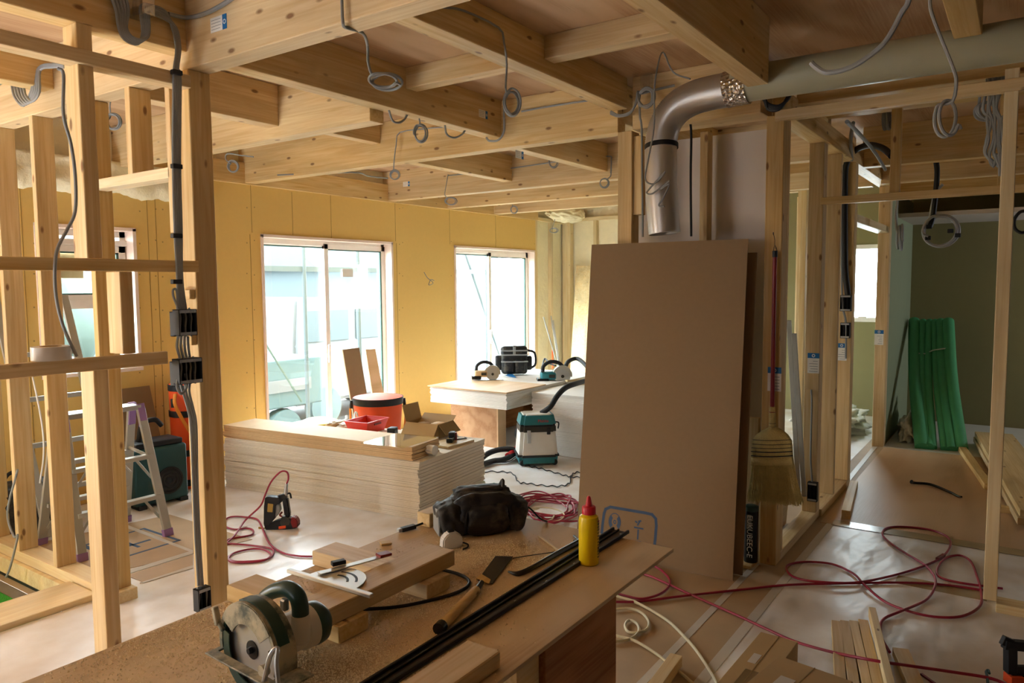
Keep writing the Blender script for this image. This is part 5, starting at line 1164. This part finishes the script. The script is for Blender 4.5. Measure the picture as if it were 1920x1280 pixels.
blob('bag_body',(0,0,.17),(.22,.13,.17),'black_soft',e,3,.08,5,seed=3,zmin=.001); tube('bag_handle',[(-.1,0,.32),(-.05,0,.40),(.05,0,.40),(.1,0,.32)],.012,'black',e)
# roll of tape on the rail
p = fy(98,676,2.81); e = empty('tape_roll', (p.x+.0,2.815,1.2985)); tag(e,'fat roll of brown tape lying on the lower rail','tape roll')
lathe('tape_winding',[(.034,0),(.062,0),(.0625,.002),(.0625,.046),(.062,.048),(.034,.048),(.034,0)],'tape_grey',e,40,cap=False); lathe('cardboard_core',[(.030,0),(.034,0),(.034,.049),(.030,.049),(.030,0)],'cardboard',e,32,cap=False)
# small things on the left window sill
e = empty('blue_box', fy(241,700,5.53)); e.location.z=.953; tag(e,'flat blue box with white lettering on the left window sill','box'); boxo('box_body',-.07,.085,0,.07,0,.055,'blue',e,.003)
def text(name, s, size, mat, parent, loc, rot, ext=.0004, align='CENTER'):
    cu = bpy.data.curves.new(name,'FONT'); cu.body = s; cu.size = size; cu.extrude = ext; cu.align_x = align; cu.align_y = 'CENTER'
    t = bpy.data.objects.new(name+'_c', cu); C.objects.link(t); bpy.context.view_layer.update()
    me = bpy.data.meshes.new_from_object(t.evaluated_get(bpy.context.evaluated_depsgraph_get())); bpy.data.objects.remove(t); bpy.data.curves.remove(cu)
    me.materials.clear(); me.materials.append(M(mat)); me.name = name
    o = bpy.data.objects.new(name, me); C.objects.link(o); o.parent = parent; o.location = loc; o.rotation_euler = rot; return o
text('lettering','CLASSIC',.034,'paper',e,(.01,-.0008,.028),(PI/2,0,0))
e = boxo('paper_pad',-.05,.05,0,.06,0,.012,'paper'); e.location = (2.62,5.535,.955); tag(e,'small white pad on the left window sill','pad')
# ragged foam along the top of the yellow wall
bm = bmesh.new(); N_ = 90; x0_,x1_ = 1.2,3.62; V = []
for i in range(N_+1):
    x = x0_+(x1_-x0_)*i/N_; zb_ = 2.22+.045*noise.noise(Vector((x*4,0,0)))+.02*noise.noise(Vector((x*17,3,0))); row = []
    for j in range(10):
        z = zb_+(2.46-zb_)*j/9; y = YW-.012-.05*math.sin(min(1,j/3)*PI/2)-.03*noise.noise(Vector((x*9,z*9,1)))-.012*noise.noise(Vector((x*30,z*30,1)))
        row.append(bm.verts.new((x,y,z)))
    row.insert(0,bm.verts.new((x,YW-.001,zb_))); row.append(bm.verts.new((x,YW-.001,2.47))); V.append(row)
for i in range(N_):
    for j in range(11): bm.faces.new((V[i][j],V[i+1][j],V[i+1][j+1],V[i][j+1]))
o = link('spray_foam',bm,'foam',smooth='all'); tag(o,'ragged cream spray foam along the top of the left wall','foam')
bm = bmesh.new(); bmesh.ops.create_icosphere(bm,subdivisions=5,radius=1)
for v in bm.verts: p = v.co*(1+.18*noise.noise(v.co*4)+.06*noise.noise(v.co*12)); v.co = Vector((8.95+p.x*.42,5.26+p.y*.18,2.52+p.z*.12))
o = link('spray_foam',bm,'foam',smooth='all'); tag(o,'lump of cream spray foam above the far foam corner','foam')
# ================================================================ NAIL GUN
p = fz(524,991); e = empty('nail_gun',(p.x,p.y,.003), rz=YAW-PI/2); tag(e,'black and red air nail gun standing on its nose against the near pile','nail gun')
S_ = 4.05/FPX*1.0
def g2(px,py,d=0): return Vector(((px-524)*S_, d, (991-py)*S_*1.02))
def plate(nm,pp,t,mat,par=None,bev=.003,d=0):
    bm = bmesh.new(); prism_bm(bm,[(q.x,q.z) for q in [g2(*a) for a in pp]],-t/2,t/2,T(0,d,0)@RX(PI/2)); bmesh.ops.bevel(bm,geom=bm.edges[:],offset=bev,segments=2,affect='EDGES')
    return link(nm,bm,mat,par or e,smooth=True)
plate('magazine',[(497,921),(505,919),(530,922),(531,933),(520,938),(516,968),(495,990),(492,978),(494,940)],.05,'black')
plate('coil_cover',[(518,931),(527,937),(529,950),(522,962),(517,965)],.035,'cable_grey',d=0)
plate('clear_window',[(503,933),(515,935),(513,953),(501,952)],.054,'brass',bev=.002)
plate('nose_body',[(494,984),(520,972),(540,966),(560,968),(567,974),(568,984),(562,989),(530,992),(497,993)],.05,'black')
plate('red_housing',[(553,964),(562,965),(568,975),(567,987),(555,989),(550,975)],.056,'red_dark',bev=.005)
plate('silver_body',[(527,975),(533,962),(545,964),(552,972),(548,982),(530,984)],.054,'steel_dark')
plate('warning_label',[(525,984),(541,982),(541,988),(525,990)],.056,'orange',bev=.001)
plate('grip',[(533,924),(545,923),(550,960),(548,966),(537,962)],.034,'black_gloss',bev=.006)
plate('top_joint',[(522,918),(540,914),(545,922),(533,926)],.03,'black')
tube('air_plug',[g2(540,922),g2(541,905),g2(543,893)],.011,'steel',e,10,rads=[.014,.012,.009]); tube('hook',[g2(541,917),g2(549,914),g2(552,925)],.006,'black',e)
tube('nozzle',[g2(497,990),g2(487,991),g2(478,989)],.006,'brass',e)
tube('trigger',[g2(531,955),g2(526,962),g2(534,966)],.006,'red_dark',e)
W0 = e.matrix_basis.copy(); bpy.context.view_layer.update()
def gw(px,py,d=0): 
    m = Matrix.Translation(e.location) @ RZ(YAW-PI/2); return m @ g2(px,py,d)
tube('air_hose',[gw(543,893),gw(547,882),gw(546,870),gw(538,865),gw(526,870),gw(508,890),gw(495,917),gw(483,942),fz(460,975,.03),fz(440,1003,.02),fz(424,1018,.012),fz(400,1035,.01)],.0058,'red_hose',label='dark red air hose arching up out of the nail gun',cat='hose')
# ================================================================ VACUUM CLEANER
e = empty('vacuum_cleaner', (5.38,3.47,.003), rz=math.radians(-48)); tag(e,'teal and white workshop vacuum cleaner beside the tall pile','vacuum cleaner')
def rbox(nm,w0,d0,w1,d1,z0,z1,mat,bev=.03):
    bm = bmesh.new(); a = [bm.verts.new((sx*w0,sy*d0,z0)) for sx,sy in ((-1,-1),(1,-1),(1,1),(-1,1))]; b = [bm.verts.new((sx*w1,sy*d1,z1)) for sx,sy in ((-1,-1),(1,-1),(1,1),(-1,1))]
    bm.faces.new(a[::-1]); bm.faces.new(b)
    for i in range(4): bm.faces.new((a[i],a[(i+1)%4],b[(i+1)%4],b[i]))
    bmesh.ops.bevel(bm,geom=[ed for ed in bm.edges if abs(ed.verts[0].co.z-ed.verts[1].co.z) > 1e-4],offset=bev,segments=4,affect='EDGES'); return link(nm,bm,mat,e,smooth=True)
rbox('wheel_base',.165,.145,.17,.15,.02,.075,'teal'); rbox('bumper_rim',.18,.16,.18,.16,.075,.092,'rubber',.035); rbox('dust_tank',.168,.148,.152,.133,.092,.29,'white_pl'); rbox('grey_collar',.157,.138,.155,.136,.29,.335,'steel_dark'); rbox('vent_slots',.15,.13,.15,.13,.335,.352,'black'); rbox('motor_head',.157,.137,.14,.12,.352,.43,'teal'); rbox('top_lid',.125,.105,.12,.10,.43,.437,'offwhite',.02)
boxo('tank_clip',-.10,-.07,-.16,-.143,.20,.31,'steel',e,.003); boxo('tank_clip',.07,.10,-.155,-.14,.27,.33,'black',e,.003)
text('maker_script','Makita',.035,'red',e,(.04,-.134,.385),(PI/2-.2,0,0))
for x in (-.14,.14):
    for y in (-.13,.13): lathe('castor',[(.001,-.012),(.022,-.012),(.026,0),(.022,.012),(.001,.012)],'rubber',e,16,T(x,y,.026)@RX(PI/2),cap=False)
tube('cable_hook',[(.155,-.05,.36),(.19,-.05,.35),(.185,-.05,.30)],.006,'black',e)
m = T(*e.location) @ RZ(math.radians(-48))
z2t = z2
tube('vacuum_hose',[m@Vector((.05,0,.43)),fx(1032,762,5.42),fx(1045,742,5.48),fx(1060,727,5.6),fx(1080,719,5.8),fz(1108,712,z2+.03),fz(1140,708,z2+.03)],.024,'rubber',seg=12,label='dark hose rising from the vacuum cleaner onto the tall pile',cat='hose')
tube('vacuum_hose',[fz(900,862,.03),fz(915,850,.06),fz(935,843,.09),fz(957,842,.09),fz(972,845,.06),fz(985,840,.05)],.024,'rubber',seg=12,label='upper loop of dark hose between the low pile and the vacuum',cat='hose')
tube('vacuum_hose',[fz(900,872,.03),fz(925,864,.03),fz(945,861,.04),fz(963,851,.05),fz(977,835,.06),(5.42,3.70,.22),(5.46,3.66,.34)],.024,'rubber',seg=12,label='dark hose with red cuff looping left of the vacuum cleaner',cat='hose')
tube('hose_cuff',[fz(952,855,.05),fz(962,848,.06),fz(968,842,.06)],.029,'red',seg=12,label='red cuff on the hose left of the vacuum cleaner',cat='hose cuff')
tube('power_cable',[fz(900,872,.01),fz(925,866,.01),fz(950,866,.01),fz(965,858,.01),fz(975,850,.01)],.005,'black',seg=7,label='thin black cable beside the looping vacuum hose',cat='cable')
# ================================================================ ON THE FAR TABLE
zt2 = zT
def z22(px,py,dz=0): v = fz(px,py,zt2); v.z += dz; return v
e = empty('tool_bag', z22(964,700), rz=math.radians(-52)); tag(e,'black tool bag with grey trim on the far table before the window','bag')
boxo('bag_body',-.14,.14,-.08,.08,0,.30,'black_soft',e,.035,True); boxo('front_pocket',-.11,-.005,-.11,-.07,.02,.16,'black_soft',e,.02,True); boxo('front_pocket',.005,.11,-.11,-.07,.02,.16,'black_soft',e,.02,True)
for z in (.13,.20,.245): boxo('grey_trim',-.143,.143,-.088 if z > .15 else -.113,-.07,z,z+.014,'cable_light',e,.004)
boxo('side_pocket',-.20,-.13,-.05,.05,.04,.20,'black_soft',e,.02,True); boxo('side_pocket',.13,.19,-.05,.05,.04,.19,'black_soft',e,.02,True)
boxo('centre_strap',-.015,.015,-.085,-.075,.2,.31,'cable_grey',e,.003)
tube('carry_loop',[(.14,0,.25),(.22,0,.22),(.23,0,.10),(.17,0,.05)],.012,'black',e)
def small_saw(name, loc, rz, label, body, guard, s, hose_=False):
    e = empty(name, loc, rz=rz); e.scale = (s,s,s); tag(e,label,'circular saw')
    boxo('base_plate',-.14,.13,-.055,.09,0,.004,'alu_matt',e,.001)
    bm = bmesh.new(); ring(bm,.01,.085,-.02,.028,-10,190,30); link('blade_guard',bm,guard,e,smooth=True,loc=(.02,0,.07))
    bm = bmesh.new(); ring(bm,.006,.062,-.0245,-.0225,0,360,36); link('saw_blade',bm,'steel',e,loc=(.02,0,.062))
    bm = bmesh.new(); ring(bm,.055,.07,-.024,-.004,150,360,24); link('lower_guard',bm,'alu',e,smooth=True,loc=(.02,0,.066))
    boxo('motor_body',-.17,-.03,-.03,.08,.03,.10,body,e,.02,True)
    tube('handle',[(-.15,.03,.09),(-.14,.03,.15),(-.08,.03,.185),(-.01,.03,.175),(.03,.03,.14)],.017,'black',e,10)
    boxo('battery',-.20,-.10,-.035,.085,.008,.045,'black_gloss',e,.008,True); boxo('maker_plate',-.10,-.045,-.0315,-.0295,.05,.08,'steel_dark',e,.001)
    lathe('blade_bolt',[(.001,0),(.014,0),(.014,.006),(.001,.006)],'steel_dark',e,14,T(.02,-.026,.062)@RX(PI/2),cap=False)
    return e
small_saw('cordless_saw', z22(920,712,.002), math.radians(-50), 'cordless circular saw in dull yellow and black on the far table','mdf_tan','alu_matt',.95)
small_saw('corded_saw', fz(1050,718,z2+.001), math.radians(-52), 'teal circular saw on the tall pile, with hose and plug','teal','alu_matt',1.15)
tube('saw_plug_lead',[z22(1042,707,.12),z22(1030,704,.13),z22(1022,700,.16),z22(1018,704,.12),z22(1017,712,.08)],.009,'black',seg=8,label='short black plug lead drooping left of the teal saw',cat='lead')
tube('dust_hose',[z22(1060,705,.10),z22(1066,702,.14),z22(1082,700,.16),z22(1098,706,.12),z22(1112,714,.05)],.022,'rubber',seg=10,label='dark dust hose leaving the teal saw to the right',cat='hose')
o = prism('set_square',[tuple(z22(*q)[:2]) for q in ((948,704),(968,708),(958,698))],zt2+.001,zt2+.003,'blue'); tag(o,'small blue set square lying beside the black tool bag','set square')
bar('offcut_stick',z22(1062,716,.01),z22(1105,712,.01),.04,.016,'batten',label='thin offcut board right of the teal saw',cat='offcut'); bar('offcut_stick',z22(1085,722,.006),z22(1110,721,.006),.02,.012,'pine_clean',label='small pale stick on the tall pile near the brown board',cat='offcut')
# leaning pieces in the far corner
XK = 9.33
def fl(name,pts,t,mat,label,cat='plank'): return lean(name,[fx(*q[:2],q[2]) for q in pts],t,mat,label,cat)
fl('leaning_plank',[(1065,790,8.4),(1092,790,8.4),(1110,499,9.36),(1082,499,9.36)],.02,'pine_clean','wide pale plank with nail holes leaning in the far corner')
fl('leaning_plank',[(1086,800,8.2),(1096,800,8.2),(1109,560,9.0),(1103,560,9.0)],.02,'pine','narrow plank leaning on the wide pale plank, far corner')
fl('leaning_plank',[(1100,800,8.0),(1109,800,8.0),(1116,612,8.7),(1108,612,8.7)],.02,'wall_yellow','yellowish narrow board beside the leaning planks, far corner')
for i,(a,b,lab) in enumerate((((1047,690),(1019,594),'left thin metal lath leaning on the foam beside the far window'),((1049,690),(1033,592),'middle thin metal lath leaning on the foam beside the far window'),((1050,690),(1037,600),'right thin metal lath leaning on the foam beside the far window'))):
    bar('metal_lath',fy(*a,5.1),fy(*b,5.45),.02,.004,'alu_matt',label=lab,cat='lath')
bar('red_stick',fy(1036,690,5.2),fy(1036,656,5.4),.02,.01,'orange',label='short orange stick leaning below the metal laths',cat='stick')
# ================================================================ RIGHT SIDE
# broom hanging on the corner post
bx_ = 4.045
def bp(px,py,x=bx_): return fx(px,py,x)
e = empty('broom', bp(1450,700)); O = Vector(e.location); tag(e,'straw broom with dark red handle hanging on the corner post','broom')
tube('handle',[bp(1453,472)-O,bp(1450,640)-O,bp(1448,765)-O],.0115,'red_dark',e,12); tube('handle_tip',[bp(1453,470)-O,bp(1453,482)-O],.0135,'black',e,12,0)
tube('hanging_string',[bp(1450,471)-O,bp(1453,459)-O,bp(1457,471)-O,bp(1453,459)-O,bp(1453,450)-O,bp(1450,438)-O],.0015,'black',e,6,2); tube('hook',[bp(1450,439)-O,bp(1450,436,4.078)-O],.003,'steel_dark',e,6,0)
tube('binding',[bp(1448,762)-O,bp(1448,782)-O,bp(1448,801)-O],.016,'straw',e,16,rads=[.014,.0165,.018]); 
for yy_ in (772,793,799): c = bp(1448,yy_)-O; lathe('binding_ring',[(.0165,-.002),(.0185,0),(.0165,.002)],'red_dark' if yy_==772 else 'black',e,16,T(c.x,c.y,c.z),cap=False)
ysp = (bp(1400,850)-bp(1500,850)).y/100
def fan(nm,rows,mat,th):
    bm = bmesh.new(); V = []; n = 26
    for (l,r_,py) in rows:
        row = []
        for k in range(n+1):
            px = l+(r_-l)*k/n; q = bp(px,py)-O; s = math.sin(PI*k/n)
            row.append((q,s))
        V.append(row)
    F = [[bm.verts.new(q+Vector((-th*(.35+s*.65)+.0012*math.sin(k*2.9),0,0))) for k,(q,s) in enumerate(row)] for row in V]; B = [[bm.verts.new(q+Vector((.004,0,0))) for q,s in row] for row in V]
    for i in range(len(V)-1):
        for k in range(n):
            bm.faces.new((F[i][k],F[i][k+1],F[i+1][k+1],F[i+1][k])); bm.faces.new((B[i][k],B[i+1][k],B[i+1][k+1],B[i][k+1]))
        bm.faces.new((F[i][0],F[i+1][0],B[i+1][0],B[i][0])); bm.faces.new((F[i][n],B[i][n],B[i+1][n],F[i+1][n]))
    for k in range(n): bm.faces.new((F[0][k],B[0][k],B[0][k+1],F[0][k+1])); bm.faces.new((F[-1][k],F[-1][k+1],B[-1][k+1],B[-1][k]))
    return link(nm,bm,mat,e,smooth='all')
fan('woven_shoulder',[(1442,1456,800),(1430,1468,806),(1418,1478,815),(1412,1485,826),(1410,1487,856)],'straw',.045)
fan('bristle_base',[(1410,1487,855),(1409,1489,870)],'straw',.04)
for k,(yy_,l,r_) in enumerate(((823,1413,1484),(831,1412,1486),(838,1411,1486),(845,1410,1487),(853,1410,1488))):
    n=14; pts=[]
    for j in range(n+1):
        s = math.sin(PI*j/n); pts.append(bp(l+(r_-l)*j/n,yy_+(0 if k else 0))-O+Vector((-.0465*(.35+s*.65),0,0)))
    tube('dark_stitching',pts,.0016 if k<3 else .0026,'black',e,6,2)
bm = bmesh.new(); r = random.Random(9)
for k in range(520):
    f = r.random(); py0 = 868; px0 = 1410+(1489-1410)*f; px1 = 1403+(1507-1403)*f+r.uniform(-3,3); py1 = 936+8*f+r.uniform(-8,5); dx_ = -.035*(.3+.7*math.sin(PI*f))*r.random()
    a = bp(px0,py0)-O+Vector((dx_,0,0)); b = bp(px1,py1)-O+Vector((dx_*1.1,0,0)); mid = bp(px0+(px1-px0)*.4,(py0+py1)/2)-O+Vector((dx_,0,0)); w = .0012
    va = [bm.verts.new(q+Vector(o_)) for q in (a,mid,b) for o_ in ((-w,0,0),(0,w,0),(w*.5,-w,0))]
    for s in (0,3):
        for j in range(3): bm.faces.new((va[s+j],va[s+(j+1)%3],va[s+3+(j+1)%3],va[s+3+j]))
tag(link('bristles',bm,'straw',e),kind='stuff')
# adhesive tube with lettering
e = empty('adhesive_tube', (4.03,1.195,.02)); tag(e,'black cylinder with vertical white lettering standing beneath the broom','tube')
lathe('tube_body',[(.036,0),(.037,.004),(.037,.30),(.036,.304)],'black_gloss',e,28); lathe('green_cap',[(.0375,.285),(.038,.288),(.038,.31),(.03,.314)],'saw_green',e,28)
boxo('grey_flash',-.039,-.0355,-.012,.014,.19,.27,'cable_grey',e,.004)
text('lettering','EUKUBEEC-E',.042,'paper',e,(-.0385,-.003,.150),(PI/2,PI/2,-PI/2),.0006)
timber('support_offcut',3.95,4.07,1.17,1.28,0,.0195,'batten',label='flat timber offcut under the black lettered cylinder',cat='timber')
# waste basket behind the broom
e = empty('waste_tub', (4.75,1.32,.0)); tag(e,'wooden tub filled with crumpled plastic behind the broom','tub')
bm = bmesh.new(); tray(bm,.12,.10,.15,.12,.38,.012); link('tub_body',bm,'batten',e); blob('crumpled_plastic',(0,0,.42),(.13,.10,.09),'plastic_white',e,3,.5,2.3,seed=3); blob('green_wrapper',(.02,-.03,.47),(.06,.05,.03),'green_pad',e,2,.5,2.3,seed=9)
for i,(a,b,lab) in enumerate((((1498,935),(1479,600),'left grey metal channel leaning behind the broom post'),((1508,930),(1489,625),'right grey metal channel leaning behind the broom post'))):
    bar('metal_channel',fx(*a,4.9),fx(*b,4.65),.028,.012,'alu_matt',label=lab,cat='channel')
# block of timber with a knot, on the floor by the studs
bar('timber_offcut',fz(1586,965,.03),fz(1601,908,.03),.055,.06,'pine',label='short timber with a dark end knot on the plywood floor edge',cat='timber')
tube('crowbar',[fz(1709,903,.03),fz(1716,905,.02),fz(1745,908,.016),fz(1780,922,.012),fz(1796,930,.014),fz(1803,931,.03)],.012,'black_gloss',rads=[.016,.010,.010,.010,.009,.006],label='black crowbar lying on the plywood floor of the right room',cat='crowbar')
# stack of boards at right edge
a0,a1 = Vector((8.25,.32)), Vector((5.55,-.05))
for i,(dy,z,w,lab) in enumerate(((-.02,.05,.12,'lower board of the timber stack behind the lone stud'),(-.12,.105,.30,'broad top board of the timber stack behind the lone stud'),(.13,.03,.06,'single batten lying left of the timber stack'))):
    bar('stacked_board',(a0.x-(.3 if i==2 else 0),a0.y+dy,z),(a1.x+(.9 if i==2 else 0),a1.y+dy+(.09 if i==2 else 0),z),w,.045,'pine',label=lab,cat='board')
bar('cross_bearer',(5.9,.12,.022),(5.9,-.35,.022),.06,.04,'pine_orange',label='short bearer under the timber stack',cat='bearer')
# green rolls
def grn(px0,px1,py0,xt,xb,lab,r0=.05,ptop=602,pb=None):
    a = fx(px0,ptop,xt); b = fz(px1,py0,.02); b = Vector((b.x,b.y,.02)); m_ = (a+b)/2+Vector((-.03,.02,0))
    tube('green_pipe_cover',[b,m_,a],r0,'green_pad',seg=14,label=lab,cat='foam tube')
L_ = ['leftmost wide green foam tube leaning in the right room','second green foam tube from the left','third green foam tube, slightly behind its neighbours','fourth green foam tube starting the right hand bunch','fifth green foam tube in the right hand bunch','rightmost broad green foam tube, splayed at its foot']
for k,(p0,p1,py,r0) in enumerate(((1714,1728,838,.058),(1731,1739,838,.036),(1743,1749,839,.036),(1753,1771,841,.034),(1764,1784,842,.045),(1778,1803,843,.055))): grn(p0,p1,py,9.22-.04*k,0,L_[k],r0)
tube('green_pipe_cover',[fx(1739,740,8.6),fz(1741,839,.02)],.05,'green_pad',seg=14,label='short green foam tube standing in front of the left bunch',cat='foam tube')
tube('tie_string',[fx(1709,661,8.75),fx(1735,663,8.7),fx(1748,657,8.7),fx(1765,654,8.65),fx(1783,652,8.7)],.006,'plastic_white',label='pale string tied round the green foam tubes',cat='string')
e = empty('plastic_heap',(8.35,.86,.0)); tag(e,'heap of translucent white plastic against the green wall','plastic'); blob('crumpled_film',(0,0,.09),(.40,.13,.17),'plastic_white',e,4,.45,2.2,seed=4,zmin=.005)
e = empty('dust_sheet',(8.3,1.62,.003)); tag(e,'crumpled cream dust sheet on the floor beyond the far doorway','dust sheet'); blob('folded_cloth',(0,0,.10),(.5,.30,.13),'offwhite',e,4,.55,2.2,seed=7,zmin=.001); blob('folded_cloth',(-.25,.05,.2),(.25,.2,.09),'offwhite',e,4,.5,2.2,seed=12)
o = boxo('teal_tool',-.12,.12,-.04,.04,0,.05,'teal_dark'); o.location=(8.35,1.7,.325); tag(o,'dark teal tool lying on the dust sheet','tool')
for k in range(3):
    bar('stacked_offcut',(6.35,1.22,.02+k*.037),(6.75,1.27+.01*k,.02+k*.037),.10,.035,'pine_clean',label='pale offcut block inside the far doorway, %s'%('lowest','middle','topmost')[k].replace('lowest','lowest of three').replace('middle','middle of three').replace('topmost','topmost of three'),cat='offcut')
# cartons and battens in the bottom right corner
def carton(loc, rz, w, d, h, label):
    e = empty('carton', loc, rz=rz); tag(e,label,'carton'); boxo('carton_body',0,w,-d,0,.0,h,'cardboard',e,.002)
    boxo('packing_tape',-.001,.22,-d/2-.025,-d/2+.025,h,h+.0008,'tape_brown',e); boxo('shipping_label',w*.5,w*.5+.08,-d*.45,-d*.25,h,h+.0009,'tape_grey',e)
    bm = bmesh.new(); bbox(bm,.0,w,-d/2-.0015,-d/2+.0015,h,h+.0011); link('lid_seam',bm,'cardboard_dark',e); return e
p1 = fz(1428,1184,.11); d1 = (fz(1300,1310,.11)-p1); 
carton((p1.x-.55,p1.y+.02,.003), -.03, .55,.15,.107,'long narrow cardboard carton lying at the bottom edge, farther one')
p2 = fz(1427,1218,.19)
carton((p2.x-.42,p2.y,.003), -.16, .42,.26,.187,'taped cardboard carton in front of the long carton')
bt_ends = [((1568,1172,.045),(1577,1300,.045),.04),((1584,1172,.045),(1602,1300,.045),.04),((1600,1172,.045),(1627,1300,.045),.035),((1618,1170,.045),(1648,1300,.045),.04),]
for k,(a,b,w) in enumerate(bt_ends):
    bar('batten',fz(*a),fz(*b),w,.045+.0 ,'batten',label=('leftmost','second','third','fourth')[k]+' of the flat battens side by side at bottom right',cat='batten')
bar('batten',fz(1635,1147,.095),fz(1672,1300,.095),.028,.045,'pine_clean',label='raised batten lying on top beside the flat battens',cat='batten')
bar('batten',fz(1688,1222,.03),fz(1722,1300,.03),.06,.035,'pine_clean',label='short broad batten right of the raised one at bottom right',cat='batten')
bar('timber_offcut',fz(1268,1236,.03),fz(1215,1310,.03),.05,.045,'pine',label='timber offcut poking in at the bottom edge, centre right',cat='timber')
# black tool frame with orange part
e = empty('framing_tool', fz(1905,1285,.0)+Vector((0,0,.003)), rz=YAW-PI/2); tag(e,'black tool frame with orange part cut by the bottom right corner','power tool')
S2 = 2.85/FPX
def g3(px,py): return Vector(((px-1905)*S2,0,max(.012,(1290-py)*S2)))
def bar3(nm,a,b,w,mat): return bar(nm,g3(*a),g3(*b),.035,w,mat,e,up=(0,1,0)) 
bar3('frame_top',(1878,1210),(1935,1216),.03,'black'); bar3('frame_side',(1891,1216),(1893,1265),.034,'black'); bar3('frame_low',(1893,1261),(1940,1262),.022,'black'); bar3('orange_motor',(1888,1278),(1912,1278),.05,'orange'); bar3('grip_end',(1875,1202),(1893,1210),.02,'black'); bar3('dark_body',(1912,1280),(1945,1280),.05,'black_gloss')
tube('blue_hook',[fz(1853,1290,.02),fz(1851,1268,.02),fz(1849,1259,.02),fz(1853,1256,.02),fz(1855,1262,.02)],.005,'teal_dark',label='small dark blue hook on the floor near the bottom right corner',cat='hook')
bar('dark_red_strip',fz(1727,1263,.006),fz(1765,1290,.006),.012,.008,'red_dark',label='dark red strip lying at the bottom edge by the battens',cat='strip')
o = boxo('green_pouch',-.04,.04,-.03,.03,0,.03,'green_pad'); o.location = fz(926,915,.003); tag(o,'tiny green pouch on the floor beside the low pile','pouch')
bar('small_block',fz(930,913,.02),fz(942,910,.02),.05,.035,'pine_clean',label='tiny pale block on the floor beside the green pouch',cat='block')
